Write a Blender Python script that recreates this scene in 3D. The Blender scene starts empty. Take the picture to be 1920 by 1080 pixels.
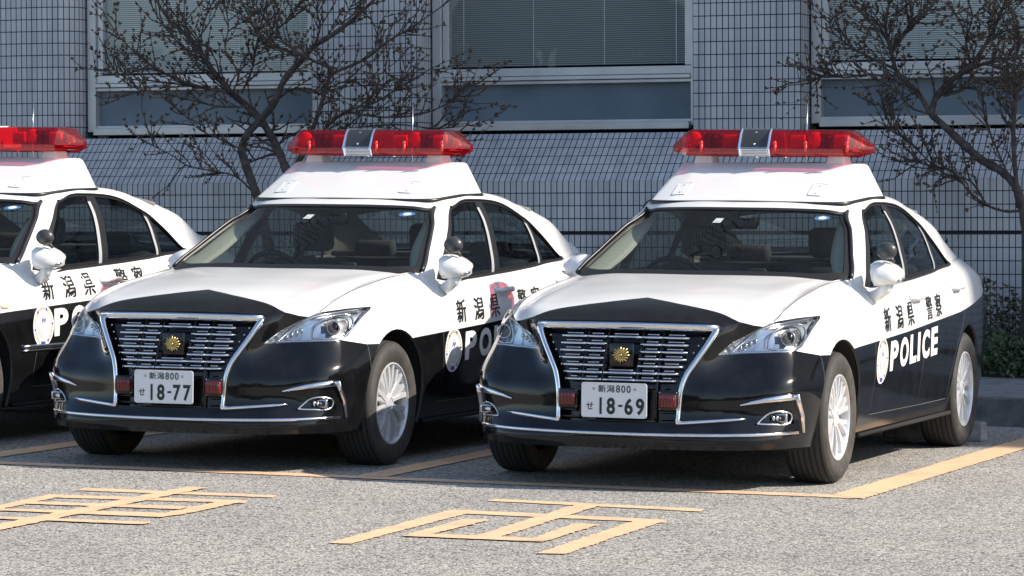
import bpy, bmesh, math, random
import numpy as np
from mathutils import Vector, Matrix
from mathutils.bvhtree import BVHTree
R = math.radians
random.seed(7)
SC = bpy.context.scene
COL = SC.collection

# ------------------------------------------------------------------ camera, world, sun, exposure
cam = bpy.data.cameras.new('camera'); camo = bpy.data.objects.new('camera', cam); COL.objects.link(camo)
SC.camera = camo
cam.sensor_width = 36.0; cam.lens = 36.0 * 6619.687 / 1920.0; cam.clip_start = 0.5; cam.clip_end = 3000
YAW, PITCH, ROLL = 0.3503334, -0.0283801, 0.0100774
fw = Vector((-math.sin(YAW) * math.cos(PITCH), math.cos(YAW) * math.cos(PITCH), math.sin(PITCH)))
rt = Vector((math.cos(YAW), math.sin(YAW), 0)); up = rt.cross(fw)
r2 = rt * math.cos(ROLL) + up * math.sin(ROLL); u2 = -rt * math.sin(ROLL) + up * math.cos(ROLL)
mw = Matrix((r2, u2, -fw)).transposed().to_4x4(); mw.translation = Vector((5.410, -17.176, 1.4668))
camo.matrix_world = mw

SUN = Vector((1.0, 0.21, 0.80)).normalized()
sun = bpy.data.lights.new('sun', 'SUN'); sun.energy = 3.9; sun.angle = R(0.5); sun.color = (1.0, 0.91, 0.79)
suno = bpy.data.objects.new('sun', sun); COL.objects.link(suno)
suno.rotation_euler = (-SUN).to_track_quat('-Z', 'Y').to_euler(); suno.location = (20, 5, 20)
W = bpy.data.worlds.new('World'); SC.world = W; W.use_nodes = True
nt = W.node_tree; bg = nt.nodes['Background']
sky = nt.nodes.new('ShaderNodeTexSky'); sky.sky_type = 'NISHITA'; sky.sun_disc = False; sky.dust_density = 1.0; sky.ozone_density = 1.0
sky.sun_elevation = math.asin(SUN.z); sky.sun_rotation = math.atan2(SUN.x, SUN.y)
nt.links.new(sky.outputs[0], bg.inputs[0]); bg.inputs[1].default_value = 0.12
SC.view_settings.view_transform = 'Standard'; SC.view_settings.look = 'None'
SC.view_settings.exposure = 0.88; SC.view_settings.gamma = 1.0

# ------------------------------------------------------------------ materials
def mat(name, col=(.5, .5, .5), rough=.5, metal=0., coat=0., spec=.5, emis=None):
    m = bpy.data.materials.new(name); m.use_nodes = True
    b = m.node_tree.nodes['Principled BSDF']
    b.inputs['Base Color'].default_value = (*col, 1); b.inputs['Roughness'].default_value = rough
    b.inputs['Metallic'].default_value = metal; b.inputs['Coat Weight'].default_value = coat
    b.inputs['Coat Roughness'].default_value = .03; b.inputs['Specular IOR Level'].default_value = spec
    return m
def N(m, t, **kw):
    n = m.node_tree.nodes.new(t)
    for k, v in kw.items(): setattr(n, k, v)
    return n
def L(m, a, b): m.node_tree.links.new(a, b)
def P(m): return m.node_tree.nodes['Principled BSDF']
def noise_col(m, c1, c2, scale, detail=3, lo=.35, hi=.65, coord='Object', rough=None):
    tc = N(m, 'ShaderNodeTexCoord'); n = N(m, 'ShaderNodeTexNoise'); n.inputs['Scale'].default_value = scale
    n.inputs['Detail'].default_value = detail
    r = N(m, 'ShaderNodeValToRGB'); r.color_ramp.elements[0].position = lo; r.color_ramp.elements[1].position = hi
    r.color_ramp.elements[0].color = (*c1, 1); r.color_ramp.elements[1].color = (*c2, 1)
    L(m, tc.outputs[coord], n.inputs['Vector']); L(m, n.outputs[0], r.inputs[0]); L(m, r.outputs[0], P(m).inputs['Base Color'])
    if rough:
        mr = N(m, 'ShaderNodeMapRange'); mr.inputs[3].default_value = rough[0]; mr.inputs[4].default_value = rough[1]
        L(m, n.outputs[0], mr.inputs[0]); L(m, mr.outputs[0], P(m).inputs['Roughness'])
    return n
def glass(name, tint, ior=1.5, rough=0.0, boost=1.0):
    m = bpy.data.materials.new(name); m.use_nodes = True; t = m.node_tree; t.nodes.clear()
    o = t.nodes.new('ShaderNodeOutputMaterial'); mx = t.nodes.new('ShaderNodeMixShader')
    tr = t.nodes.new('ShaderNodeBsdfTransparent'); tr.inputs[0].default_value = (*tint, 1)
    gl = t.nodes.new('ShaderNodeBsdfGlossy'); gl.inputs['Roughness'].default_value = rough
    fr = t.nodes.new('ShaderNodeFresnel')
    gm = t.nodes.new('ShaderNodeNewGeometry'); mr = t.nodes.new('ShaderNodeMapRange'); mr.inputs[3].default_value = ior; mr.inputs[4].default_value = 1 / ior
    t.links.new(gm.outputs['Backfacing'], mr.inputs[0]); t.links.new(mr.outputs[0], fr.inputs[0])
    mu = t.nodes.new('ShaderNodeMath'); mu.operation = 'MULTIPLY'; mu.inputs[1].default_value = boost; mu.use_clamp = True
    t.links.new(fr.outputs[0], mu.inputs[0]); t.links.new(mu.outputs[0], mx.inputs[0])
    t.links.new(tr.outputs[0], mx.inputs[1]); t.links.new(gl.outputs[0], mx.inputs[2]); t.links.new(mx.outputs[0], o.inputs[0])
    return m
M = {}
M['white'] = mat('white_paint', (.71, .71, .70), .30, coat=.4)
noise_col(M['white'], (.765, .765, .755), (.775, .775, .77), 3, 2, rough=(.19, .22))
M['black'] = mat('black_paint', (.006, .0065, .008), .10, spec=.42)
noise_col(M['black'], (.004, .0045, .0055), (.009, .009, .010), 9, 5, rough=(.04, .13))
M['gap'] = mat('panel_gap', (.10, .10, .10), .8)
M['under'] = mat('underbody', (.012, .012, .012), .9)
M['trimblack'] = mat('black_trim', (.014, .014, .015), .35)
M['gloss'] = mat('gloss_black', (.008, .008, .009), .12)
M['chrome'] = mat('chrome', (.78, .79, .82), .09, metal=1)
M['satin'] = mat('satin_metal', (.62, .63, .66), .24, metal=1)
M['brightbar'] = mat('bright_window_bar', (.80, .80, .80), .32, metal=.6)
M['alloy'] = mat('alloy', (.72, .73, .75), .36, metal=.45)
M['alloydark'] = mat('alloy_recess', (.10, .10, .105), .5, metal=.5)
M['rubber'] = mat('tyre_rubber', (.022, .021, .020), .75); noise_col(M['rubber'], (.030, .029, .028), (.062, .057, .052), 14, 4)
M['tread'] = mat('tyre_tread', (.020, .019, .018), .85)
tcw = N(M['tread'], 'ShaderNodeTexCoord'); wv = N(M['tread'], 'ShaderNodeTexWave'); wv.bands_direction = 'X'; wv.inputs['Scale'].default_value = 11
rr = N(M['tread'], 'ShaderNodeValToRGB'); rr.color_ramp.elements[0].color = (.006, .006, .006, 1); rr.color_ramp.elements[1].color = (.034, .032, .030, 1)
rr.color_ramp.elements[0].position = .15; rr.color_ramp.elements[1].position = .4
L(M['tread'], tcw.outputs['Object'], wv.inputs[0]); L(M['tread'], wv.outputs[0], rr.inputs[0]); L(M['tread'], rr.outputs[0], P(M['tread']).inputs[0])
M['glass'] = glass('car_glass', (.60, .65, .62), 1.45, boost=1.0)
M['glassdark'] = glass('privacy_glass', (.42, .46, .44), 1.45, boost=1.0)
M['visor'] = glass('smoked_visor', (.12, .12, .12), 1.45)
M['lens'] = glass('clear_lens', (.93, .94, .95), 1.5, boost=1.1)
M['red'] = glass('red_lens', (.84, .035, .045), 1.5, .02, 1.2)
_t = M['red'].node_tree; _tl = _t.nodes.new('ShaderNodeBsdfTranslucent'); _tl.inputs[0].default_value = (.85, .03, .04, 1); _df = _t.nodes.new('ShaderNodeBsdfDiffuse'); _df.inputs[0].default_value = (.62, .02, .03, 1)
_m1 = _t.nodes.new('ShaderNodeMixShader'); _m1.inputs[0].default_value = .45; _m2 = _t.nodes.new('ShaderNodeMixShader'); _m2.inputs[0].default_value = .13
_tr = next(n for n in _t.nodes if n.type == 'BSDF_TRANSPARENT'); _mx = next(n for n in _t.nodes if n.type == 'MIX_SHADER' and n not in (_m1, _m2))
_t.links.new(_tl.outputs[0], _m1.inputs[1]); _t.links.new(_df.outputs[0], _m1.inputs[2]); _t.links.new(_tr.outputs[0], _m2.inputs[1]); _t.links.new(_m1.outputs[0], _m2.inputs[2]); _t.links.new(_m2.outputs[0], _mx.inputs[1])
M['redref'] = mat('red_reflector', (.80, .05, .05), .4)
M['redgrille'] = mat('red_lamp_cover', (.13, .004, .006), .25, coat=.6)
M['silverref'] = mat('silver_reflector', (.75, .76, .78), .18, metal=1)
M['lampsilver'] = mat('lamp_reflector', (.55, .58, .63), .22, metal=.85)
M['lampdark'] = mat('lamp_housing', (.045, .047, .052), .3, metal=.3)
M['lampgrey'] = mat('lamp_bezel', (.50, .52, .56), .16, metal=.9)
M['seat'] = mat('seat_cloth', (.08, .08, .09), .9); noise_col(M['seat'], (.062, .062, .070), (.072, .072, .082), 160)
M['beige'] = mat('pillar_trim', (.62, .60, .53), .8)
M['dash'] = mat('dashboard', (.05, .05, .052), .65)
M['headliner'] = mat('headliner', (.17, .165, .155), .9)
M['plate'] = mat('plate_white', (.74, .75, .76), .45)
M['plategreen'] = mat('plate_ink', (.01, .02, .018), .5)
M['gold'] = mat('gold', (.62, .47, .20), .3, metal=1)
M['letterblack'] = mat('letter_black', (.012, .012, .014), .4)
M['letterwhite'] = mat('letter_white', (.82, .82, .82), .4)
M['badgegold'] = mat('badge_gold', (.50, .44, .30), .5)
M['badgeblue'] = mat('badge_blue', (.04, .05, .30), .5)
M['badgegrey'] = mat('badge_grey', (.58, .63, .62), .5)
M['badgeorange'] = mat('badge_orange', (.70, .30, .18), .5)
M['amber'] = mat('amber_lens', (.65, .55, .42), .2)
M['stickblue'] = mat('sticker_blue', (.04, .12, .30), .5)
M['stickwhite'] = mat('sticker_white', (.55, .58, .55), .5)
M['greyplastic'] = mat('grey_plastic', (.05, .05, .053), .32)
M['milky'] = glass('milky_plastic', (.80, .78, .78), 1.45, .15, 2.2)
M['signal'] = mat('bare_metal', (.35, .35, .36), .3, metal=1)

# ------------------------------------------------------------------ object helpers
def smooth(me):
    me.polygons.foreach_set('use_smooth', [True] * len(me.polygons))
def obj(name, bm, mats, parent=None, smooth_=True):
    me = bpy.data.meshes.new(name); bm.to_mesh(me); bm.free()
    for m in (mats if isinstance(mats, (list, tuple)) else [mats]): me.materials.append(m)
    if smooth_: smooth(me)
    o = bpy.data.objects.new(name, me); COL.objects.link(o)
    if parent is not None: o.parent = parent
    return o
def tag(o, label=None, cat=None, group=None, kind=None):
    if label: o['label'] = label
    if cat: o['category'] = cat
    if group: o['group'] = group
    if kind: o['kind'] = kind
    return o
def empty(name, loc=(0, 0, 0)):
    o = bpy.data.objects.new(name, None); COL.objects.link(o); o.location = loc; o.empty_display_size = .2
    return o
def copy_tree(o, parent=None):
    c = o.copy(); COL.objects.link(c)
    if parent is not None: c.parent = parent
    for ch in o.children: copy_tree(ch, c)
    return c
def sharp(bm, ang=35):
    bm.normal_update()
    for e in bm.edges:
        if len(e.link_faces) == 2 and e.calc_face_angle(0) > R(ang): e.smooth = False
def box(bm, c, s, bevel=0, rot=None, mi=0):
    r = bmesh.ops.create_cube(bm, size=1); vs = r['verts']
    bmesh.ops.scale(bm, vec=s, verts=vs)
    fs = list({f for v in vs for f in v.link_faces})
    if bevel:
        r = bmesh.ops.bevel(bm, geom=list({e for v in vs for e in v.link_edges}), offset=bevel, segments=2, affect='EDGES', profile=.5)
        vs = list({v for f in r['faces'] for v in f.verts} | {v for v in vs if v.is_valid})
        fs = list({f for v in vs for f in v.link_faces})
    if rot is not None: bmesh.ops.rotate(bm, verts=vs, cent=(0, 0, 0), matrix=rot)
    bmesh.ops.translate(bm, vec=c, verts=vs)
    for f in fs: f.material_index = mi
    return vs
def prism(bm, pts, vec, mi=0):
    """closed polygon pts (3d), extruded by vec"""
    v1 = [bm.verts.new(p) for p in pts]; v2 = [bm.verts.new(Vector(p) + Vector(vec)) for p in pts]
    n = len(pts); fs = [bm.faces.new(v1), bm.faces.new(v2[::-1])]
    for i in range(n): fs.append(bm.faces.new((v1[i], v2[i], v2[(i + 1) % n], v1[(i + 1) % n])))
    for f in fs: f.material_index = mi
    bmesh.ops.recalc_face_normals(bm, faces=fs)
    return fs
def tube(bm, pts, rad, n=6, mi=0, caps=True, flat=None):
    """tube along pts; rad number or list; flat=(a,b,up) -> elliptical section"""
    pts = [Vector(p) for p in pts]; k = len(pts)
    if not isinstance(rad, (list, tuple)): rad = [rad] * k
    rings = []; prev = None
    for i, p in enumerate(pts):
        t = (pts[min(i + 1, k - 1)] - pts[max(i - 1, 0)])
        if t.length < 1e-9: t = Vector((0, 0, 1))
        t.normalize()
        if flat is not None:
            uu = Vector(flat[2]); uu = (uu - t * uu.dot(t)).normalized(); sa, sb = flat[0], flat[1]
        else:
            uu = prev if prev is not None else (Vector((0, 0, 1)) if abs(t.z) < .9 else Vector((1, 0, 0)))
            uu = (uu - t * uu.dot(t)).normalized(); prev = uu; sa = sb = 1
        vv = t.cross(uu)
        rings.append([bm.verts.new(p + (uu * math.cos(2 * math.pi * j / n) * sa + vv * math.sin(2 * math.pi * j / n) * sb) * rad[i]) for j in range(n)])
    for i in range(k - 1):
        for j in range(n):
            f = bm.faces.new((rings[i][j], rings[i][(j + 1) % n], rings[i + 1][(j + 1) % n], rings[i + 1][j])); f.material_index = mi
    if caps:
        f = bm.faces.new(rings[0][::-1]); f.material_index = mi
        f = bm.faces.new(rings[-1]); f.material_index = mi
def lathe(bm, prof, n=32, axis='x', mi=0, cx=0, cy=0, cz=0):
    """prof list of (axial, radius); about x axis"""
    rings = []
    for a, r in prof:
        ring = []
        for j in range(n):
            t = 2 * math.pi * j / n
            if axis == 'x': p = (cx + a, cy + r * math.cos(t), cz + r * math.sin(t))
            elif axis == 'z': p = (cx + r * math.cos(t), cy + r * math.sin(t), cz + a)
            else: p = (cx + r * math.cos(t), cy + a, cz + r * math.sin(t))
            ring.append(bm.verts.new(p))
        rings.append(ring)
    fs = []
    for i in range(len(rings) - 1):
        for j in range(n):
            f = bm.faces.new((rings[i][j], rings[i][(j + 1) % n], rings[i + 1][(j + 1) % n], rings[i + 1][j])); f.material_index = mi; fs.append(f)
    bmesh.ops.recalc_face_normals(bm, faces=fs)
    return fs
def ell(bm, c, rad, mi=0, u=16, v=10):
    r = bmesh.ops.create_uvsphere(bm, u_segments=u, v_segments=v, radius=1)
    bmesh.ops.scale(bm, vec=rad, verts=r['verts']); bmesh.ops.translate(bm, vec=c, verts=r['verts'])
    for f in {f for w in r['verts'] for f in w.link_faces}: f.material_index = mi
    return r['verts']
def mirror_x(bm):
    g = bmesh.ops.duplicate(bm, geom=bm.verts[:] + bm.edges[:] + bm.faces[:])['geom']
    vs = [e for e in g if isinstance(e, bmesh.types.BMVert)]; fs = [e for e in g if isinstance(e, bmesh.types.BMFace)]
    for v in vs: v.co.x = -v.co.x
    bmesh.ops.reverse_faces(bm, faces=fs)
    bmesh.ops.remove_doubles(bm, verts=[v for v in bm.verts if abs(v.co.x) < 1e-4], dist=1e-4)
def mirrored(bm):
    b = bm.copy()
    for v in b.verts: v.co.x = -v.co.x
    bmesh.ops.reverse_faces(b, faces=b.faces[:])
    return b

# ------------------------------------------------------------------ spline grids
def hermite(A, n, axis=0):
    A = np.moveaxis(np.asarray(A, float), axis, 0); m = A.shape[0]
    h = np.linalg.norm(np.diff(A, axis=0), axis=-1, keepdims=True) + 1e-6
    d = np.diff(A, axis=0) / h
    T = np.empty_like(A); T[0] = d[0]; T[-1] = d[-1]
    T[1:-1] = (d[:-1] * h[1:] + d[1:] * h[:-1]) / (h[:-1] + h[1:])
    out = []
    ns = n if isinstance(n, (list, tuple)) else [n] * (m - 1)
    for i in range(m - 1):
        for t in np.arange(ns[i]) / ns[i]:
            out.append((2*t**3-3*t*t+1)*A[i] + (t**3-2*t*t+t)*h[i]*T[i] + (-2*t**3+3*t*t)*A[i+1] + (t**3-t*t)*h[i]*T[i+1])
    out.append(A[-1])
    return np.moveaxis(np.array(out), 0, axis)
def relax(G, it=1, w=.5):
    G = G.copy()
    for _ in range(it):
        avg = (G[:-2, 1:-1] + G[2:, 1:-1] + G[1:-1, :-2] + G[1:-1, 2:]) / 4
        G[1:-1, 1:-1] += w * (avg - G[1:-1, 1:-1])
    return G
def grid_bm(G, flip=False, bm=None):
    bm = bm or bmesh.new(); S, K = G.shape[:2]
    bm.faces.layers.int.new('part'); bm.faces.layers.int.new('front')
    V = [[bm.verts.new(G[s, k]) for k in range(K)] for s in range(S)]
    Fs = {}
    for s in range(S - 1):
        for k in range(K - 1):
            q = [V[s][k], V[s + 1][k], V[s + 1][k + 1], V[s][k + 1]]
            if flip: q.reverse()
            try: Fs[s, k] = bm.faces.new(q)
            except ValueError: pass
    return bm, Fs
def inpoly(x, y, poly):
    c = False; j = len(poly) - 1
    for i in range(len(poly)):
        xi, yi = poly[i]; xj, yj = poly[j]
        if (yi > y) != (yj > y) and x < (xj - xi) * (y - yi) / (yj - yi) + xi: c = not c
        j = i
    return c
def cut_line(bm, pts, ax, filt=lambda c: True, closed=False):
    """cut faces along a 2-D polyline seen along the remaining axis"""
    a, b = ax; pts = list(pts) + ([pts[0]] if closed else [])
    for (p, q) in zip(pts[:-1], pts[1:]):
        lo = (min(p[0], q[0]) - .004, min(p[1], q[1]) - .004); hi = (max(p[0], q[0]) + .004, max(p[1], q[1]) + .004)
        fs = []
        for f in bm.faces:
            c = f.calc_center_median()
            if not filt(c): continue
            xs = [v.co[a] for v in f.verts]; ys = [v.co[b] for v in f.verts]
            if max(xs) < lo[0] or min(xs) > hi[0] or max(ys) < lo[1] or min(ys) > hi[1]: continue
            fs.append(f)
        if not fs: continue
        no = Vector((0, 0, 0)); no[a] = -(q[1] - p[1]); no[b] = q[0] - p[0]
        if no.length < 1e-9: continue
        co = Vector((0, 0, 0)); co[a] = p[0]; co[b] = p[1]
        geom = list({e for f in fs for e in f.edges}) + list({v for f in fs for v in f.verts}) + fs
        bmesh.ops.bisect_plane(bm, geom=geom, plane_co=co, plane_no=no.normalized(), dist=1e-5)
def faces_in(bm, poly, ax, filt=lambda c: True):
    a, b = ax; r = []
    for f in bm.faces:
        c = f.calc_center_median()
        if filt(c) and inpoly(c[a], c[b], poly): r.append(f)
    return r
def offset_line(pts, d):
    out = []
    for i, p in enumerate(pts):
        a = Vector(pts[max(i - 1, 0)]); b = Vector(pts[min(i + 1, len(pts) - 1)]); t = (b - a).normalized()
        out.append((p[0] - t.y * d, p[1] + t.x * d))
    return out
def subset(bm, test):
    b = bm.copy(); b.faces.ensure_lookup_table()
    lay = b.faces.layers.int['part']
    bmesh.ops.delete(b, geom=[f for f in b.faces if not test(f[lay])], context='FACES')
    return b
def flange(bm, d=.012, mi=None):
    bm.normal_update()
    es = [e for e in bm.edges if len(e.link_faces) == 1 and not all(abs(v.co.x) < 1e-4 for v in e.verts)]
    nrm = {}
    for e in es:
        e.smooth = False
        for v in e.verts: nrm[v] = v.normal.copy()
    r = bmesh.ops.extrude_edge_only(bm, edges=es)['geom']
    src = list(nrm)
    for v in r:
        if isinstance(v, bmesh.types.BMVert):
            s = min((w.other_vert(v) for w in v.link_edges if w.other_vert(v) in nrm), key=lambda w: (w.co - v.co).length, default=None)
            if s is not None: v.co = s.co - nrm[s] * d
    if mi is not None:
        for f in r:
            if isinstance(f, bmesh.types.BMFace): f.material_index = mi

def text_polys(body, bold=0.0):
    cu = bpy.data.curves.new('lettering', 'FONT'); cu.body = body; cu.offset = bold; cu.resolution_u = 4
    o = bpy.data.objects.new('lettering', cu); COL.objects.link(o)
    dg = bpy.context.evaluated_depsgraph_get(); me = o.evaluated_get(dg).to_mesh()
    vs = [tuple(v.co[:2]) for v in me.vertices]; fs = [tuple(p.vertices) for p in me.polygons]
    bpy.data.objects.remove(o); bpy.data.curves.remove(cu)
    a = np.array(vs); lo = a.min(0); hi = a.max(0)
    return ((a - lo) / (hi - lo)), fs, (hi - lo)
def text_into(bm, body, fn, bold=0., mi=0):
    """fn maps unit (u,v) of the glyph box to a 3-D point"""
    a, fs, _ = text_polys(body, bold)
    vs = [bm.verts.new(fn(u, v)) for u, v in a]
    for f in fs:
        try: bm.faces.new([vs[i] for i in f]).material_index = mi
        except ValueError: pass
# ------------------------------------------------------------------ car body shells (half car, x >= 0, front axle at y = 0, nose towards -y)
WALL = np.array([
 # z rows: bottom lip, lip front, low, mid, upper, lamp low, lamp high, top edge
 [(0,-.888,.205),(0,-.905,.250),(0,-.880,.345),(0,-.862,.50),(0,-.825,.62),(0,-.775,.72),(0,-.735,.785),(0,-.705,.822)],
 [(.17,-.885,.205),(.17,-.902,.250),(.17,-.875,.345),(.18,-.856,.50),(.20,-.818,.62),(.215,-.768,.72),(.22,-.730,.785),(.22,-.700,.820)],
 [(.31,-.870,.205),(.31,-.888,.250),(.31,-.845,.340),(.325,-.825,.50),(.375,-.780,.62),(.435,-.735,.72),(.468,-.700,.785),(.475,-.660,.815)],
 [(.45,-.844,.206),(.45,-.862,.252),(.45,-.802,.345),(.45,-.792,.50),(.475,-.690,.61),(.52,-.620,.70),(.55,-.600,.765),(.56,-.600,.810)],
 [(.605,-.788,.207),(.61,-.805,.255),(.61,-.735,.345),(.61,-.728,.50),(.625,-.610,.62),(.635,-.570,.69),(.64,-.555,.75),(.64,-.545,.800)],
 [(.748,-.675,.210),(.75,-.690,.260),(.75,-.645,.350),(.765,-.660,.50),(.765,-.540,.62),(.755,-.490,.69),(.735,-.470,.76),(.680,-.480,.825)],
 [(.834,-.492,.212),(.838,-.500,.270),(.838,-.500,.370),(.845,-.540,.50),(.838,-.420,.62),(.822,-.350,.69),(.80,-.330,.77),(.695,-.330,.878)],
 [(.85,-.27,.205),(.865,-.290,.280),(.880,-.300,.380),(.888,-.310,.50),(.878,-.260,.63),(.862,-.210,.72),(.828,-.190,.825),(.703,-.120,.925)],
 [(.858,.02,.205),(.875,.02,.300),(.890,.02,.420),(.900,.02,.55),(.895,.02,.66),(.884,.02,.75),(.845,.02,.865),(.705,.06,.950)],
 [(.858,.36,.205),(.872,.36,.300),(.888,.36,.420),(.900,.36,.55),(.900,.36,.66),(.892,.36,.75),(.855,.36,.885),(.706,.36,.984)],
 [(.857,.58,.205),(.871,.58,.300),(.887,.58,.420),(.901,.58,.55),(.903,.58,.66),(.895,.58,.76),(.860,.58,.895),(.738,.655,1.006)],
 [(.856,.78,.205),(.871,.78,.300),(.887,.78,.420),(.901,.78,.55),(.904,.78,.66),(.897,.78,.77),(.869,.78,.895),(.800,.80,.976)],
 [(.856,1.25,.205),(.871,1.25,.300),(.886,1.25,.420),(.900,1.25,.55),(.904,1.25,.67),(.899,1.25,.78),(.873,1.25,.900),(.812,1.25,.972)],
 [(.856,1.75,.205),(.871,1.75,.300),(.886,1.75,.420),(.900,1.75,.55),(.904,1.75,.68),(.899,1.75,.80),(.873,1.75,.920),(.812,1.75,.994)],
 [(.856,2.25,.207),(.871,2.25,.300),(.886,2.25,.420),(.900,2.25,.56),(.903,2.25,.70),(.897,2.25,.82),(.868,2.25,.945),(.803,2.25,1.018)],
 [(.857,2.60,.210),(.872,2.60,.300),(.890,2.60,.420),(.903,2.60,.56),(.904,2.60,.71),(.895,2.60,.84),(.862,2.60,.965),(.792,2.60,1.040)],
 [(.857,2.90,.215),(.872,2.90,.300),(.888,2.90,.420),(.900,2.90,.56),(.898,2.90,.72),(.884,2.90,.86),(.836,2.90,.985),(.762,2.92,1.056)],
 [(.842,3.20,.220),(.855,3.20,.310),(.870,3.20,.430),(.881,3.20,.57),(.878,3.20,.74),(.860,3.20,.88),(.818,3.20,1.006),(.738,3.22,1.080)],
 [(.81,3.50,.230),(.825,3.50,.320),(.838,3.50,.440),(.848,3.50,.58),(.846,3.50,.75),(.828,3.50,.88),(.792,3.50,.992),(.700,3.50,1.068)],
 [(.745,3.74,.240),(.76,3.74,.330),(.775,3.76,.450),(.787,3.78,.60),(.787,3.78,.76),(.774,3.77,.87),(.752,3.77,.950),(.650,3.75,1.030)],
 [(.66,3.90,.250),(.68,3.92,.340),(.69,3.94,.460),(.70,3.96,.61),(.70,3.95,.77),(.69,3.93,.88),(.65,3.91,.955),(.59,3.90,1.015)],
 [(.36,3.95,.255),(.37,3.97,.345),(.37,3.99,.465),(.37,4.01,.62),(.37,3.99,.78),(.36,3.97,.89),(.34,3.95,.97),(.32,3.92,1.035)],
 [(0,3.96,.255),(0,3.98,.345),(0,4.00,.465),(0,4.02,.62),(0,4.00,.78),(0,3.98,.89),(0,3.96,.975),(0,3.93,1.040)],
])
HOOD = np.array([
 [(0,-.705,.822),(.22,-.700,.820),(.475,-.660,.815),(.56,-.600,.810),(.64,-.545,.800),(.680,-.480,.825)],
 [(0,-.560,.884),(.22,-.560,.880),(.475,-.545,.868),(0.570,-0.505,0.8660),(0.650,-0.440,0.8500),(.695,-.330,.878)],
 [(0,-.400,.926),(.22,-.400,.923),(.470,-.385,.907),(0.580,-0.350,0.9030),(0.660,-0.270,0.8880),(.703,-.120,.925)],
 [(0,-.100,.972),(.22,-.100,.970),(.470,-.090,.956),(0.580,-0.060,0.9510),(0.660,-0.010,0.9360),(.705,.060,.950)],
 [(0,.180,1.004),(.22,.185,1.002),(.470,.220,.990),(0.580,0.260,0.9860),(0.660,0.310,0.9720),(.706,.360,.984)],
 [(0,.395,1.024),(.30,.430,1.024),(.53,.520,1.018),(.62,.575,1.010),(.69,.625,1.004),(.738,.655,1.006)],
])
# greenhouse columns (front centre -> rear centre); rows: tucked base, glass foot, 1/3, 2/3, glass head, roof edge, roof shoulder
def col(k1, k4, k5, k6, bulge=.012, k0=None):
    a, b = np.array(k1, float), np.array(k4, float)
    o = np.array([bulge, 0, bulge * .3])
    k0 = k0 or (k1[0] - .006, k1[1], k1[2] - .04)
    return [k0, tuple(a), tuple(a + (b - a) * .36 + o), tuple(a + (b - a) * .7 + o), tuple(b), k5, k6]
GH = np.array([
 col((0,.420,1.030),(0,1.150,1.374),(0,1.19,1.392),(0,1.30,1.418),0,(0,.36,1.0)),
 col((.32,.455,1.030),(.26,1.172,1.373),(.265,1.21,1.391),(.25,1.32,1.416),.0,(.32,.40,1.0)),
 col((.59,.560,1.022),(.47,1.250,1.367),(.47,1.285,1.386),(.44,1.37,1.412),.004,(.60,.50,.99)),
 col((.752,.712,1.012),(.566,1.342,1.358),(.575,1.37,1.379),(.545,1.42,1.408),.008,(.755,.66,.98)),
 col((.785,.740,.990),(.592,1.385,1.372),(.587,1.42,1.392),(.560,1.47,1.420),.008),
 col((.806,.790,.958),(.620,1.440,1.362),(.612,1.500,1.396),(.578,1.56,1.428),.012),
 col((.814,1.20,.971),(.636,1.555,1.394),(.622,1.600,1.416),(.585,1.66,1.438),.020),
 col((.815,1.60,.988),(.640,1.755,1.402),(.626,1.775,1.426),(.588,1.80,1.446),.024),
 col((.8145,1.64,.990),(.640,1.790,1.402),(.626,1.810,1.426),(.588,1.835,1.446),.024),
 col((.814,1.72,.993),(.641,1.865,1.401),(.627,1.885,1.424),(.590,1.91,1.445),.024),
 col((.806,2.10,1.010),(.652,2.180,1.374),(.637,2.19,1.402),(.598,2.20,1.430),.020),
 col((.797,2.40,1.027),(.678,2.425,1.302),(.658,2.44,1.342),(.614,2.43,1.390),.013),
 col((.796,2.43,1.030),(.683,2.460,1.290),(.662,2.47,1.333),(.617,2.45,1.384),.012),
 col((.790,2.62,1.043),(.722,2.640,1.190),(.695,2.63,1.262),(.632,2.53,1.364),.006),
 col((.778,2.85,1.054),(.776,2.845,1.059),(.732,2.80,1.172),(.640,2.60,1.345),.0),
 col((.748,3.10,1.066),(.712,2.97,1.175),(.684,2.88,1.255),(.640,2.74,1.322),-.003),
 col((.700,3.36,1.078),(.660,3.05,1.240),(.645,2.93,1.285),(.620,2.75,1.335),-.002),
 col((.655,3.42,1.086),(.600,2.85,1.305),(.595,2.76,1.335),(.585,2.66,1.360),.0),
 col((.42,3.38,1.10),(.39,2.72,1.345),(.385,2.64,1.370),(.375,2.54,1.394),.0),
 col((0,3.35,1.11),(0,2.66,1.362),(0,2.58,1.386),(0,2.46,1.412),.0),
])
def roof_z(y):  # centre line
    return float(np.interp(y, [1.15, 1.30, 1.5, 1.75, 2.0, 2.25, 2.46], [1.405, 1.418, 1.440, 1.457, 1.456, 1.440, 1.412]))
BWLINE = [(-.64, .70), (-.50, .690), (-.40, .672), (-.29, .655), (-.10, .652), (.36, .674), (1.35, .715), (2.62, .784), (3.25, .837), (4.1, .915)]
ARCH_F, ARCH_R = (.045, .335, .388), (2.865, .335, .372)
def circ(c, n=40): return [(c[0] + c[2] * math.cos(2 * math.pi * i / n), c[1] + c[2] * math.sin(2 * math.pi * i / n)) for i in range(n)]
NW = [6, 6, 6, 6, 6, 6, 6, 7, 8, 6, 6, 10, 10, 10, 8, 8, 8, 8, 6, 6, 8, 8]
LAMP = [(.46, .664), (.515, .725), (.635, .795), (.68, .822), (.75, .838), (.821, .846), (.828, .832), (.815, .76), (.80, .70), (.785, .680), (.74, .675), (.66, .672), (.58, .668), (.50, .664)]
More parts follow.
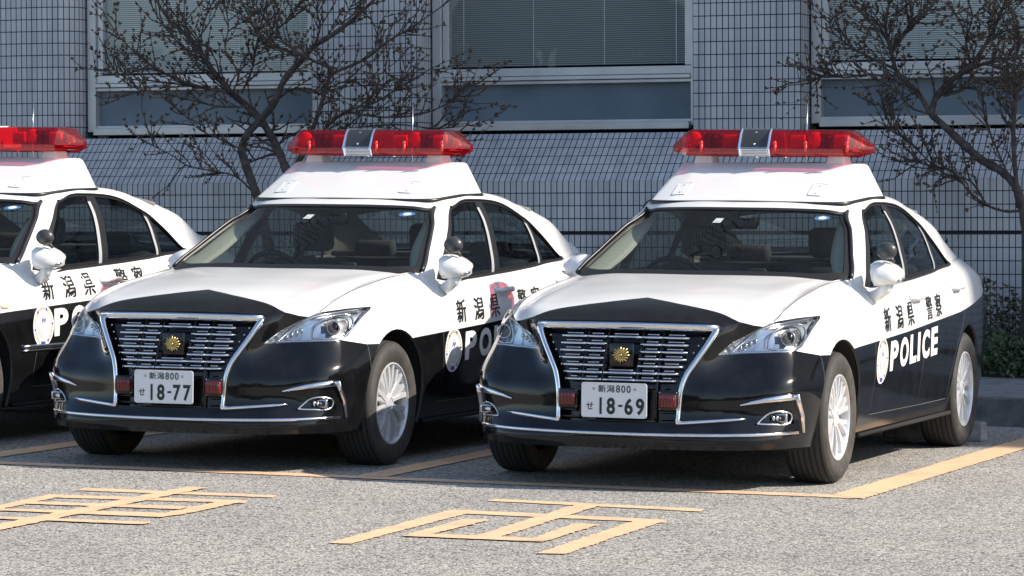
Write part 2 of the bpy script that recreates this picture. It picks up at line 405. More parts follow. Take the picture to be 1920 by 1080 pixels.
GRILLE = [(0, .800), (.250, .799), (.468, .797), (.425, .72), (.372, .63), (.335, .565), (.316, .50), (.308, .42), (.305, .335), (.15, .333), (0, .332)]
FOG = [(.655, .328), (.690, .372), (.712, .392), (.800, .396), (.812, .33)]
FDOOR = [(.549, 1.2), (.549, .978), (.603, .881), (.664, .693), (.690, .50), (.665, .308), (1.735, .300), (1.745, .47), (1.757, .74), (1.735, 1.2)]
RDOOR = [(1.735, 1.2), (1.757, .74), (1.745, .47), (1.735, .300), (2.40, .300), (2.455, .45), (2.55, .60), (2.72, .735), (2.775, .82), (2.76, .95), (2.72, 1.2)]
def build_wall(lift=0.):
    BWLINE = [(a_, b_ + (lift if a_ > -.2 else lift * .3)) for a_, b_ in globals()['BWLINE']]
    G = hermite(hermite(WALL, NW, 0), 5, 1); G = relax(G, 3, .5); G[0, :, 0] = 0; G[-1, :, 0] = 0
    bm, Fs = grid_bm(G)
    cl = bm.faces.layers.int['front']
    s5 = sum(NW[:4]); 
    for (s, k), f in Fs.items():
        f[cl] = 1 if s < s5 else 0
    side = lambda c: c.x > .5
    bm.normal_update()
    # wheel arches
    for A in (ARCH_F, ARCH_R):
        cut_line(bm, circ(A), (1, 2), side, True)
        bmesh.ops.delete(bm, geom=faces_in(bm, circ(A), (1, 2), side), context='FACES')
    # paint split
    cut_line(bm, BWLINE, (1, 2), lambda c: c.x > .62)
    front = lambda c: c.y < .05
    cut_line(bm, LAMP, (0, 2), front, True)
    cut_line(bm, GRILLE[1:-1] + [(-.01, .332), (-.01, .80)], (0, 2), front, True)
    cut_line(bm, FOG, (0, 2), front, True)
    lay = bm.faces.layers.int['part']; cl = bm.faces.layers.int['front']
    bm.faces.ensure_lookup_table()
    for poly in (FDOOR, RDOOR):
        for d in (.0016, -.0016): cut_line(bm, offset_line(poly[1:-1], d), (1, 2), side)
    cut_line(bm, [(-.286, .70), (-.286, .20)], (1, 2), side); cut_line(bm, [(-.289, .70), (-.289, .20)], (1, 2), side)
    lay = bm.faces.layers.int['part']; cl = bm.faces.layers.int['front']
    def seg_dist(p, a, b):
        a, b, p = Vector(a), Vector(b), Vector(p); t = max(0, min(1, (p - a).dot(b - a) / max((b - a).length_squared, 1e-9)))
        return (p - a - (b - a) * t).length
    for f in bm.faces:
        c = f.calc_center_median(); p = 0
        zl = float(np.interp(c.y, [q[0] for q in BWLINE], [q[1] for q in BWLINE]))
        blk = f[cl] == 1 or c.z < zl or (c.y < -.5 and c.z < .70)
        f.material_index = 1 if blk else 0
        if c.y < .05 and inpoly(c.x, c.z, LAMP): p = 9
        elif c.y < -.3 and inpoly(c.x, c.z, [(-.01, .80)] + GRILLE[1:-1] + [(-.01, .332)]): p = 10
        elif c.y < -.3 and inpoly(c.x, c.z, FOG): p = 11
        elif c.x > .5 and c.y > .4 and min(seg_dist((c.y, c.z), a, b) for a, b in zip(FDOOR[1:-2] + [RDOOR[3]] + RDOOR[4:-2], FDOOR[2:-1] + [RDOOR[4]] + RDOOR[5:-1])) < .0016: p = 0; f.material_index = 2
        elif c.x > .5 and inpoly(c.y, c.z, FDOOR): p = 2
        elif c.x > .5 and inpoly(c.y, c.z, RDOOR): p = 3
        elif c.x > .5 and abs(c.y + .2875) < .0016 and c.z < .655: p = 0; f.material_index = 2
        elif (f[cl] == 1) or (c.y < -.2875 and c.z < max(zl, .66)): p = 1
        f[lay] = p
    return bm, G
def build_hood():
    H = hermite(hermite(HOOD, 10, 0), 7, 1); H[:, 0, 0] = 0
    H = relax(H, 2, .5)
    bm, _ = grid_bm(np.transpose(H, (1, 0, 2)))
    line = [(-.02, -.392), (.0, -.397), (.08, -.438), (.19, -.490), (.32, -.535), (.42, -.568), (.50, -.598), (.535, -.600), (.60, -.57), (.66, -.53)]
    cut_line(bm, line, (0, 1))
    for f in bm.faces:
        c = f.calc_center_median()
        f.material_index = 1 if c.y < np.interp(c.x, [q[0] for q in line], [q[1] for q in line]) else 0
    return bm
NG = [6, 6, 5, 3, 3, 6, 6, 2, 3, 6, 6, 2, 5, 5, 5, 5, 5, 5, 6]
def build_greenhouse():
    A = hermite(GH, NG, 0)
    B = hermite(A, NR, 1)
    return B
NR = [2, 8, 6, 8, 3, 4]
def gh_parts():
    B = build_greenhouse()
    cs = np.cumsum([0] + NG); rs = np.cumsum([0] + NR)
    def iv(c, i): 
        j = int(np.searchsorted(c, i, 'right')) - 1
        return j, i - c[j], c[j + 1] - c[j]
    bm, Fs = grid_bm(B, flip=False)
    lay = bm.faces.layers.int['part']
    for (s, k), f in Fs.items():
        ci, cj, cn = iv(cs, s); ri, rj, rn = iv(rs, k); p = 0; m = 0
        inglass = 1 <= ri <= 3
        bot = ri == 1 and rj == 0; top = ri == 3 and rj == rn - 1
        if ci <= 2:
            if inglass:
                frit = bot or top or (ci == 2 and cj == cn - 1)
                p, m = (0, 3) if frit else (4, 0)
            elif ri == 0: m = 3
        elif ci == 3 and inglass and cj == 0: m = 3
        elif 5 <= ci <= 13:
            if ri == 0: m = 3
            elif inglass:
                if ci == 7 or ci == 11: m = 4 if not (top or (ri == 3 and rj >= rn - 3)) else 3
                elif ci == 8: m = 3
                elif bot or top or (ci == 5 and cj == 0) or (ci == 13 and cj == cn - 1): m = 3
                elif ci == 12 and cj == 0: m = 3
                elif ri == 3 and rj >= rn - 4 and ci < 11: p = 8
                elif ci == 5 and cj == 1: p = 8
                else: p = 5 if ci <= 6 else (6 if ci <= 10 else 7)
        elif ci >= 17 and inglass:
            p, m = (0, 3) if (bot or top or (ci == 17 and cj == 0)) else (12, 0)
        f[lay] = p; f.material_index = m
    # roof between the two shoulders
    ks = B.shape[1] - 1; prev = None; n = 8
    loop = B[:, ks]
    fresh = []
    for s in range(len(loop)):
        x, y, z = loop[s]; yc = min(max(y, 1.30), 2.46); row = []
        for j in range(n + 1):
            t = j / n
            row.append(bm.verts.new((x * (1 - t), y + (yc - y) * t, z + (roof_z(yc) - z) * (1 - (1 - t) ** 2))))
        if prev:
            for j in range(n):
                f = bm.faces.new((prev[j], row[j], row[j + 1], prev[j + 1])); f[lay] = 0; f.material_index = 0
        prev = row
    bmesh.ops.remove_doubles(bm, verts=bm.verts[:], dist=2e-4)
    return bm, B

def strip_path(pts, n=6):
    return [tuple(p) for p in hermite(np.array(pts, float), n, 0)]

def build_wheel(parent, x, y, left):
    """wheel with its outer face to +x (or -x)"""
    sg = 1 if left else -1
    bm = bmesh.new()
    prof = [(-.085, .215), (-.104, .228), (-.111, .255), (-.113, .285), (-.104, .313), (-.088, .327), (-.05, .332), (.05, .332), (.088, .327), (.104, .313), (.110, .300), (.1145, .296), (.1145, .270), (.112, .250), (.106, .228), (.098, .216)]
    fs = lathe(bm, prof, 56)
    for f in fs:
        c = f.calc_center_median()
        if math.hypot(c.y, c.z) > .318: f.material_index = 1
    for v in bm.verts: v.co.x *= sg
    if sg < 0: bmesh.ops.reverse_faces(bm, faces=bm.faces[:])
    w = empty('wheel'); w.parent = parent; w.location = (x, y, .332)
    obj('tyre', bm, [M['rubber'], M['tread']], w)
    bm = bmesh.new()
    lathe(bm, [(.098, .2165), (.1035, .2155), (.104, .209), (.096, .204), (.075, .2), (-.08, .19)], 56)
    lathe(bm, [(.030, .0), (.030, .19), (-.08, .19)], 40, mi=1)
    lathe(bm, [(.040, .155), (.034, .155)], 40, mi=1)
    def spoke(a0, a1, r0, r1, w0, w1, x0, x1):
        for e in (0,):
            t0 = Vector((0, math.cos(a0), math.sin(a0))); t1 = Vector((0, math.cos(a1), math.sin(a1)))
            n0 = Vector((0, -math.sin(a0), math.cos(a0))); n1 = Vector((0, -math.sin(a1), math.cos(a1)))
            X = Vector((1, 0, 0)); m = .5
            rows = []
            for (t, n_, r, w_, xx) in ((t0, n0, r0, w0, x0), ((t0 + t1).normalized(), (n0 + n1).normalized(), (r0 + r1) / 2, (w0 + w1) / 2, (x0 + x1) / 2 + .006), (t1, n1, r1, w1, x1)):
                c = t * r
                rows.append([bm.verts.new(c + n_ * (-w_) + X * (xx - .030)), bm.verts.new(c + n_ * (-w_ * .72) + X * xx), bm.verts.new(c + n_ * (w_ * .72) + X * xx), bm.verts.new(c + n_ * w_ + X * (xx - .030))])
            for i in range(2):
                for j in range(3): bm.faces.new((rows[i][j], rows[i][j + 1], rows[i + 1][j + 1], rows[i + 1][j]))
    for i in range(10):
        a = 2 * math.pi * (i + .5) / 10
        spoke(a - .02, a - .135, .03, .212, .0105, .0165, .082, .096)
        spoke(a + .02, a + .135, .03, .212, .0105, .0165, .078, .091)
    lathe(bm, [(.050, .06), (.088, .05), (.093, .030), (.090, .028), (.090, .0)], 30)
    for i in range(5):
        a = 2 * math.pi * i / 5 + .2
        lathe(bm, [(.088, .0085), (.0885, .0)], 8, mi=1, cy=.042 * math.cos(a), cz=.042 * math.sin(a))
    for v in bm.verts: v.co.x *= sg
    if sg < 0: bmesh.ops.reverse_faces(bm, faces=bm.faces[:])
    sharp(bm, 40)
    obj('rim', bm, [M['alloy'], M['alloydark']], w)
    return w

def rounded_loop(pts, r=.03, n=4):
    out = []
    k = len(pts)
    for i in range(k):
        p = Vector(pts[i]); a = Vector(pts[i - 1]); b = Vector(pts[(i + 1) % k])
        u = (a - p); v = (b - p); d = min(r, u.length * .45, v.length * .45)
        q0 = p + u.normalized() * d; q1 = p + v.normalized() * d
        for j in range(n + 1):
            t = j / n
            out.append(q0 * (1 - t) ** 2 + p * 2 * t * (1 - t) + q1 * t * t)
    return out

def build_roof_box(root):
    base = [(0, 1.235, 1.404), (.42, 1.275, 1.400), (.555, 1.350, 1.402), (.612, 1.62, 1.430), (.622, 1.93, 1.436), (.585, 2.02, 1.434), (0, 2.06, 1.452)]
    top = [(0, 1.772, 1.622), (.40, 1.780, 1.621), (.495, 1.800, 1.619), (.520, 1.84, 1.620), (.527, 1.93, 1.621), (.500, 1.975, 1.620), (0, 1.99, 1.624)]
    full = lambda L_: [Vector(p) for p in L_] + [Vector((-p[0], p[1], p[2])) for p in L_[-2:0:-1]]
    b0, t0 = full(base), full(top)
    bm = bmesh.new()
    V0 = [bm.verts.new(p) for p in b0]; V1 = [bm.verts.new(p) for p in t0]; n = len(V0)
    for i in range(n): bm.faces.new((V0[i], V0[(i + 1) % n], V1[(i + 1) % n], V1[i]))
    bm.faces.new(V1)
    bmesh.ops.recalc_face_normals(bm, faces=bm.faces[:])
    es = [e for e in bm.edges if len(e.link_faces) == 2 and e.calc_face_angle(0) > R(6)]
    bmesh.ops.bevel(bm, geom=es, offset=.024, segments=5, affect='EDGES', profile=.5)
    o = obj('roof_box', bm, M['white'], root)
    bm = bmesh.new()
    lp = [p + Vector((0, 0, -.004)) for p in b0]; lp = rounded_loop(lp, .05, 3)
    tube(bm, lp + lp[:1], .011, 6, caps=False)
    obj('gasket', bm, M['trimblack'], o)
    # access panels on the sloping front
    bpy.context.view_layer.update()
    bt = BVHTree.FromObject(o, bpy.context.evaluated_depsgraph_get())
    def on(x, t, off):
        y = 1.262 + .47 * t; hit = bt.ray_cast(Vector((x, y, 3)), Vector((0, 0, -1)))
        return hit[0] + hit[1] * off
    for sx in (-1, 1):
        bm = bmesh.new(); cx, ct = (-.395, .36) if sx < 0 else (.375, .36)
        q = [on(cx + p.x, ct + p.y, .0035) for p in rounded_loop([(-.038, -.155, 0), (.038, -.155, 0), (.038, .155, 0), (-.038, .155, 0)], .018, 4)]
        bm.faces.new([bm.verts.new(p) for p in q])
        tube(bm, [p for p in q + q[:1]], .0017, 5, mi=1, caps=False)
        for d in (-.095, .095):
            ell(bm, on(cx, ct + d, .0035), (.0055, .0055, .003), mi=2, u=8, v=6)
        bmesh.ops.recalc_face_normals(bm, faces=bm.faces[:])
        obj('access_panel', bm, [M['white'], M['badgegrey'], M['signal']], o, False)
    return o

def build_light_bar(root, old=False):
    lb = empty('light_bar'); lb.parent = root
    yc = 1.865
    def section(x, sc=1., top=1.808, zb=1.655, d=.182):
        zs = zb + .050; zb = zs - .050 * (.35 + .65 * sc)
        pts = [(-d + .02, zb), (-d - .004, zs - .008), (-d, zs), (-d + .035, top - .03), (-d + .06, top - .006), (0, top), (d - .06, top - .006), (d - .035, top - .03), (d, zs), (d + .004, zs - .008), (d - .02, zb)]
        zm = zs
        return [Vector((x, yc + y * sc, zm + (z - zm) * (sc if z > zm else 1))) for y, z in pts]
    def shell(xs):
        bm = bmesh.new(); rings = []
        for x, sc in xs: rings.append([bm.verts.new(p) for p in section(x, sc)])
        for a, b in zip(rings[:-1], rings[1:]):
            for i in range(len(a) - 1): bm.faces.new((a[i], a[i + 1], b[i + 1], b[i]))
        for r_ in (rings[0], rings[-1]):
            bm.faces.new(r_)
        bmesh.ops.recalc_face_normals(bm, faces=bm.faces[:]); sharp(bm, 18)
        return bm
    c0, c1 = -.148, .028
    if old: c0, c1 = -.12, .045
    obj('red_dome', shell([(-.580, .14), (-.462, .95), (-.445, 1.0), (c0, 1.0)]), M['red'], lb)
    obj('red_dome', shell([(c1, 1.0), (.445, 1.0), (.462, .95), (.580, .14)]), M['red'], lb)
    # base tray and lamps inside
    bm = bmesh.new()
    box(bm, (0, yc, 1.674), (.94, .29, .010), .003, mi=2)
    for x in (-.50, .50):
        box(bm, (x * .95, yc, 1.700), (.09, .18, .028), .008, mi=2)
    obj('tray', bm, [M['lampdark'], M['redref'], M['silverref']], lb)
    for x in (-.44, .26):
        bm = bmesh.new()
        lathe(bm, [(0, .001), (.006, .028), (.02, .041), (.03, .043)], 24, 'y', 1, cx=x, cy=yc - .10, cz=1.752)
        ell(bm, (x, yc - .07, 1.752), (.014, .03, .014), 0, 10, 8)
        obj('lamp_reflector', bm, [M['silverref'], M['redref'], M['lampdark']], lb)
    for x in (-.235, .15, .40):
        bm = bmesh.new()
        box(bm, (x, yc - .03, 1.740), (.085, .02, .075), .006, mi=1)
        for k in range(6): tube(bm, [(x - .036 + .0145 * k, yc - .044, 1.706), (x - .036 + .0145 * k, yc - .044, 1.774)], .004, 5, mi=1)
        obj('lamp_reflector', bm, [M['silverref'], M['redref'], M['lampdark']], lb)
    for x in (-.36, .30):
        bm = bmesh.new()
        box(bm, (x, yc, 1.745), (.014, .17, .085), .003, mi=2)
        box(bm, (x, yc + .02, 1.742), (.08, .13, .08), .02, mi=2)
        obj('lamp_motor', bm, [M['silverref'], M['redref'], M['lampdark']], lb)
    for x in (-.50, .50):
        bm = bmesh.new()
        lathe(bm, [(0, .035), (.02, .022), (.045, .03)], 16, 'z', 0, cx=x, cy=yc - .02, cz=1.715)
        obj('end_lamp', bm, M['silverref'], lb)
    # loudspeaker in the middle
    bm = bmesh.new()
    w = (c1 - c0) / 2 - .004; xm = (c0 + c1) / 2
    S = section(0, 1.03)
    V0 = [bm.verts.new(Vector((xm - w, p.y, p.z))) for p in S]; V1 = [bm.verts.new(Vector((xm + w, p.y, p.z))) for p in S]
    for i in range(len(S) - 1):
        f = bm.faces.new((V0[i], V0[i + 1], V1[i + 1], V1[i])); f.material_index = 0 if i not in (2, 3) else 1
    bm.faces.new(V0); bm.faces.new(V1); bmesh.ops.recalc_face_normals(bm, faces=bm.faces[:])
    if old:
        for f in bm.faces: f.material_index = 2
    else:
        a, b = S[2], S[4]
        for t in (.18, .82):
            p = a.lerp(b, t); ell(bm, (xm, p.y - .003, p.z), (.007, .006, .007), 3, 8, 6)
        a, b = S[0], S[1]
        for k in range(5):
            t = (k + .5) / 5; p = a.lerp(b, t)
            tube(bm, [(xm - w + .012, p.y - .003, p.z), (xm + w - .012, p.y - .003, p.z)], .0028, 5, mi=0)
        for sx in (-w, w):
            tube(bm, [(xm + sx, p.y - .002 if p.y < yc else p.y + .002, p.z) for p in S], .0075, 6, mi=3)
    sharp(bm, 30)
    obj('loudspeaker', bm, [M['satin'], M['greyplastic'], M['letterwhite'], M['chrome']], lb)
    if not old:
        for x in (-.365, .06, .235, .47):
            bm = bmesh.new(); zb = section(x)[2]
            tube(bm, [(x, zb.y - .002, zb.z - .026), (x, zb.y - .002, zb.z + .020)], .008, 8)
            ell(bm, (x, zb.y - .006, zb.z + .024), (.010, .008, .012), 0, 8, 6)
            obj('clamp', bm, M['redref'], lb)
    for x in (-.385, .375):
        bm = bmesh.new()
        V = []
        for z, sx, sy in ((1.606, .060, .085), (1.63, .052, .075), (1.660, .046, .07)):
            V.append([bm.verts.new((x + a * sx, yc + b * sy, z)) for a, b in ((-1, -1), (1, -1), (1, 1), (-1, 1))])
        for a, b in zip(V[:-1], V[1:]):
            for i in range(4): bm.faces.new((a[i], a[(i + 1) % 4], b[(i + 1) % 4], b[i]))
        bm.faces.new(V[-1]); bmesh.ops.recalc_face_normals(bm, faces=bm.faces[:])
        bmesh.ops.bevel(bm, geom=[e for e in bm.edges if e.calc_face_angle(0) > R(40)], offset=.01, segments=2, affect='EDGES', profile=.5)
        obj('foot', bm, M['letterwhite'], lb)
    return lb

def build_car(label, plate_no, old=False):
    root = empty('police_car')
    tag(root, label, 'police car', 'patrol cars parked side by side')
    LZ = .068 if old else 0.; LY = -.10 if old else 0.
    wall, G = build_wall(LZ)
    full = wall.copy(); tree = BVHTree.FromBMesh(full)
    def ysurf(x, z):
        h = tree.ray_cast(Vector((abs(x), -4, z)), Vector((0, 1, 0)))
        return h[0].y if h[0] else -.85
    def front(x, z, off=0.): return Vector((x, ysurf(x, z) - off, z))
    def xsurf(y, z):
        h = tree.ray_cast(Vector((3, y, z)), Vector((-1, 0, 0)))
        return h[0].x if h[0] else .9
    PM = [M['white'], M['black'], M['gap'], M['trimblack'], M['brightbar']]
    # --- lower body
    body = subset(wall, lambda p: p == 0); flange(body, .015, 2); mirror_x(body)
    gh, B = gh_parts()
    lin = subset(gh, lambda p: p == 0); lin.normal_update()
    bmesh.ops.delete(lin, geom=[f for f in lin.faces if f.calc_center_median().y < 1.5 and f.calc_center_median().z < 1.36 or f.calc_center_median().x < .03], context='FACES')
    for v in lin.verts: v.co -= v.normal * .016
    bmesh.ops.reverse_faces(lin, faces=lin.faces[:]); mirror_x(lin)
    for f in lin.faces: f.material_index = 0
    obj('cabin_liner', lin, M['headliner'], root)
    gb = subset(gh, lambda p: p == 0); flange(gb, .012, 3); mirror_x(gb)
    me = bpy.data.meshes.new('tmp'); gb.to_mesh(me); gb.free(); body.from_mesh(me); bpy.data.meshes.remove(me)
    # boot lid and rear shelf panel
    S5 = np.cumsum([0] + NW); edge = [G[s, -1] for s in range(S5[16], len(G))]
    prev = None
    for p in edge:
        yc = min(max(p[1], 3.34), 3.93); row = []
        for j in range(7):
            t = j / 6; zc = np.interp(yc, [3.34, 3.6, 3.93], [1.103, 1.088, 1.040])
            row.append(body.verts.new((p[0] * (1 - t), p[1] + (yc - p[1]) * t, p[2] + (zc - p[2]) * (1 - (1 - t) ** 2))))
        if prev:
            for sx in (1,):
                for j in range(6): body.faces.new((prev[j], row[j], row[j + 1], prev[j + 1])).material_index = 0
        prev = row
    tmp = bmesh.new()
    prev = None
    for p in edge:
        yc = min(max(p[1], 3.34), 3.93); row = []
        for j in range(7):
            t = j / 6; zc = np.interp(yc, [3.34, 3.6, 3.93], [1.103, 1.088, 1.040])
            row.append(body.verts.new((-p[0] * (1 - t), p[1] + (yc - p[1]) * t, p[2] + (zc - p[2]) * (1 - (1 - t) ** 2))))
        if prev:
            for j in range(6): body.faces.new((prev[j + 1], row[j + 1], row[j], prev[j])).material_index = 0
        prev = row
    tmp.free()
    bmesh.ops.remove_doubles(body, verts=body.verts[:], dist=1e-4)
    obj('body', body, PM, root)
    b = subset(wall, lambda p: p == 1); flange(b, .02, 1); mirror_x(b); obj('front_bumper', b, PM, root)
    h = build_hood(); flange(h, .015, 2); mirror_x(h); bmesh.ops.recalc_face_normals(h, faces=h.faces[:]); ho_ = obj('hood', h, PM, root)
    for sg in (1, -1):
        bm = bmesh.new()
        ed = [np.array(q) for q in strip_path([tuple(HOOD[i][5]) for i in range(6)], 6)]
        tube(bm, [Vector((sg * (q[0] + .001), q[1], q[2] + .0005)) for q in ed], .0026, 6)
        obj('shut_line', bm, M['gap'], ho_)
    # --- doors with handles
    for pid, nm, hy, hz in ((2, 'front_door', 1.61, .892), (3, 'rear_door', 2.60, .925)):
        d = subset(wall, lambda p: p == pid); flange(d, .015, 2)
        for sg in (1, -1):
            dd = d.copy() if sg > 0 else mirrored(d)
            do = obj(nm, dd, PM, root)
            hb = bmesh.new()
            pts = [(xsurf(hy - .12, hz) - .004, hy - .12, hz), (xsurf(hy - .09, hz) + .026, hy - .09, hz + .002), (xsurf(hy, hz) + .034, hy, hz + .004), (xsurf(hy + .09, hz) + .028, hy + .09, hz + .006), (xsurf(hy + .125, hz) - .004, hy + .125, hz + .008)]
            tube(hb, strip_path(pts, 4), [.011] * 4 + [.014] * 9 + [.011] * 4, 8, flat=(1.15, .7, (0, 0, 1)))
            if sg < 0: hb2 = mirrored(hb); hb.free(); hb = hb2
            obj('handle', hb, M['white'], do)
        d.free()
    # --- glazing
    def glz(pid, nm, mt, both):
        g = subset(gh, lambda p: p == pid)
        g.normal_update()
        for v in g.verts: v.co -= v.normal * .004
        if both:
            for sg in (1, -1): obj(nm, g.copy() if sg > 0 else mirrored(g), mt, root)
            g.free()
        else:
            mirror_x(g); return obj(nm, g, mt, root)
    ws = glz(4, 'windshield', M['glass'], False); glz(12, 'rear_window', M['glass'], False)
    glz(5, 'front_door_window', M['glass'], True); glz(6, 'rear_door_window', M['glassdark'], True)
    glz(7, 'quarter_window', M['glassdark'], True); glz(8, 'window_visor', M['visor'], True)
    # chrome edging along the roof rail and the belt
    cs = np.cumsum([0] + NG); rs = np.cumsum([0] + NR)
    for sg in (1, -1):
        bm = bmesh.new()
        belt = [B[s, rs[1]] * np.array([sg, 1, 1]) + np.array([sg * .006, 0, -.004]) for s in range(cs[5], cs[14] + 1)]
        tube(bm, belt, .0095, 6, flat=(1.0, .8, (0, 0, 1)))
        rail = [B[s, rs[4]] * np.array([sg, 1, 1]) + np.array([sg * .003, 0, .002]) for s in range(cs[5], cs[14] + 1)]
        tube(bm, rail, .0055, 6)
        obj('window_moulding', bm, M['trimblack'], root)
        bm = bmesh.new()
        pil = [B[cs[3], k] * np.array([sg, 1, 1]) + np.array([sg * .004, -.008, .006]) for k in range(rs[1], rs[4] + 1)]
        tube(bm, pil, .009, 6); 
        obj('windshield_moulding', bm, M['trimblack'], root)
    for sg in (1, -1):
        bm = bmesh.new(); prev = None
        ks_ = list(range(rs[1], rs[4] + 1)); n_ = len(ks_)
        for i, k in enumerate(ks_):
            t = i / (n_ - 1); e0 = B[cs[3], k] * np.array([sg, 1, 1]); w_ = .03 + .10 * math.sin(math.pi * min(1, t * .75 + .22)) ** 1.3 * (1 - .35 * t)
            row = [bm.verts.new((e0[0] - sg * (.012 + w_ * f), e0[1] + .03 + .04 * f, e0[2] - .015 - .01 * f)) for f in (0, .33, .66, 1)]
            row.append(bm.verts.new((e0[0] + sg * .01, e0[1] + .16, e0[2] - .02)))
            if prev:
                for j in range(4): bm.faces.new((prev[j], prev[j + 1], row[j + 1], row[j]))
            prev = row
        bmesh.ops.recalc_face_normals(bm, faces=bm.faces[:])
        obj('pillar_trim', bm, M['beige'], root)
    # --- grille
    gr = empty('grille'); gr.parent = root
    bm = bmesh.new()
    gx = lambda z: float(np.interp(z, [.335, .42, .50, .565, .63, .72, .797], [.305, .308, .316, .335, .372, .425, .468]))
    zz = np.linspace(.325, .805, 14); prev = None
    for z in zz:
        row = [bm.verts.new((gx(z) * t * 1.02, ysurf(gx(z) * abs(t) * .98, min(max(z, .335), .795)) + .055, z)) for t in np.linspace(-1, 1, 13)]
        if prev:
            for i in range(12): bm.faces.new((prev[i], prev[i + 1], row[i + 1], row[i]))
        prev = row
    obj('mesh_backing', bm, M['gloss'], gr)
    bm = bmesh.new(); chm = bmesh.new()
    def bar(x0, x1, z, r, a, b_, off, target, mi=0):
        n = 5; pts = [front(x0 + (x1 - x0) * i / n, z, 0) + Vector((0, off, 0)) for i in range(n + 1)]
        tube(target, pts, r, 6, mi=mi, flat=(a, b_, (0, 0, 1)))
    for i in range(8):
        z = .742 - .0345 * i
        e = gx(z) - .055
        segs = []
        if i in (0, 5, 6): segs.append((-.078, .078))
        segs += [(.094, .184), (.202, min(e, .315))]
        last = i == 7
        for a0, a1 in segs:
            for sg in ((1, -1) if a0 > 0 else (1,)):
                lo, hi = (a0, a1) if sg > 0 else (-a1, -a0)
                if last: bar(lo + .02, hi - .01, z, .004, 1, 1, .022, chm, 1)
                else:
                    bar(lo - .004, hi + .004, z, .0064, 1, 1.7, .012, chm)
                    bar(lo + (.02 if sg > 0 else .012), hi - (.012 if sg > 0 else .02), z + .0135, .0030, 1, 1.5, .018, chm)
                    ell(chm, front((hi if sg > 0 else lo) + sg * .008, z, 0) + Vector((0, .012, 0)), (.006, .006, .006), 0, 8, 6)
        for sg in (1, -1):
            if not last and e > .335: ell(chm, front(sg * (e + .012), z, 0) + Vector((0, .02, 0)), (.005, .005, .005), 0, 8, 6)
    for z in (.385, .352):
        for lo, hi in ((-.30, -.215), (.215, .30)): bar(lo, hi, z, .004, 1, 1, .02, chm, 1)
    bar(-.19, .19, .338, .004, 1, 1, .02, chm, 1)
    for x in (-.193, -.089, .089, .193):
        tube(bm, [front(x, z, -.022) for z in np.linspace(.34, .795, 8)], .007, 5)
    obj('grille_frame_bars', bm, M['gloss'], gr)
    obj('grille_bars', chm, [M['chrome'], M['greyplastic']], gr)
    bm = bmesh.new()
    tube(bm, [front(x, .789 + .004 * (1 - (x / .47) ** 2), .004) for x in np.linspace(-.462, .462, 17)], .023, 10, flat=(1.0, .5, (0, -.55, 1)))
    for sg in (1, -1):
        side = [(.462, .794), (.425, .72), (.372, .63), (.335, .565), (.316, .50), (.309, .42), (.305, .335)]
        pts = [front(sg * p[0], p[1], .005) for p in strip_path([(a, b_, 0) for a, b_ in side], 4)]
        tube(bm, pts, [.0165 - .004 * i / len(pts) for i in range(len(pts))], 8, flat=(1, 1, (0, 1, 0)))
        tube(bm, [front(sg * x, .334 + .023 * (x - .305) / .31, .004) for x in np.linspace(.300, .617, 9)], [.0105] * 7 + [.008, .003], 6)
    obj('chrome_surround', bm, M['chrome'], gr)
    # emblem
    em = bmesh.new()
    c = front(0, .655, 0)
    box(em, (0, c.y + .012, .655), (.125, .016, .115), .006, mi=1)
    cy = c.y - .004
    for k in range(16):
        a = 2 * math.pi * k / 16; d = Vector((math.cos(a), 0, math.sin(a)))
        ln = .044 if k % 2 == 0 else .040
        tube(em, [Vector((0, cy - .006, .655)) + d * .006, Vector((0, cy - .005, .655)) + d * ln * .6, Vector((0, cy, .655)) + d * ln], [.002, .0052, .0042], 6)
    ell(em, (0, cy - .008, .655), (.009, .006, .009), 0, 12, 8)
    obj('emblem', em, [M['gold'], M['gloss']], root)
    # --- number plate
    pl = bmesh.new()
    py = -.908
    q = rounded_loop([(-.165, py, .357), (.165, py, .357), (.165, py, .522), (-.165, py, .522)], .012, 4)
    prism(pl, q, (0, .003, 0))
    tube(pl, [p + Vector((0, -.0005, 0)) for p in q + q[:1]], .003, 5, caps=False)
    for x in (-.105, .105): ell(pl, (x, py - .001, .494), (.0065, .004, .0065), 1, 8, 6)
    box(pl, (0, py + .02, .44), (.30, .036, .13), .004, mi=2)
    po = obj('number_plate', pl, [M['plate'], M['signal'], M['gloss']], root, False)
    bm = bmesh.new()
    def pt(x0, z0, w, hgt): return lambda u, v: (x0 + u * w, py - .0015, z0 + v * hgt)
    text_into(bm, '新', pt(-.083, .477, .040, .036), .012); text_into(bm, '潟', pt(-.039, .477, .040, .036), .012)
    x = .009
    for ch in '800': text_into(bm, ch, pt(x, .477, .021, .036), .012); x += .027
    text_into(bm, 'せ', pt(-.143, .392, .036, .036), .012)
    x = -.083
    for ch in plate_no:
        if ch == '-': text_into(bm, '-', pt(x + .001, .408, .022, .010), .02); x += .033
        elif ch == '1': text_into(bm, 'l', pt(x + .008, .370, .012, .082), .0); x += .045
        else: text_into(bm, ch, pt(x, .370, .043, .082), .03); x += .058
    obj('plate_lettering', bm, M['plategreen'], po, False)
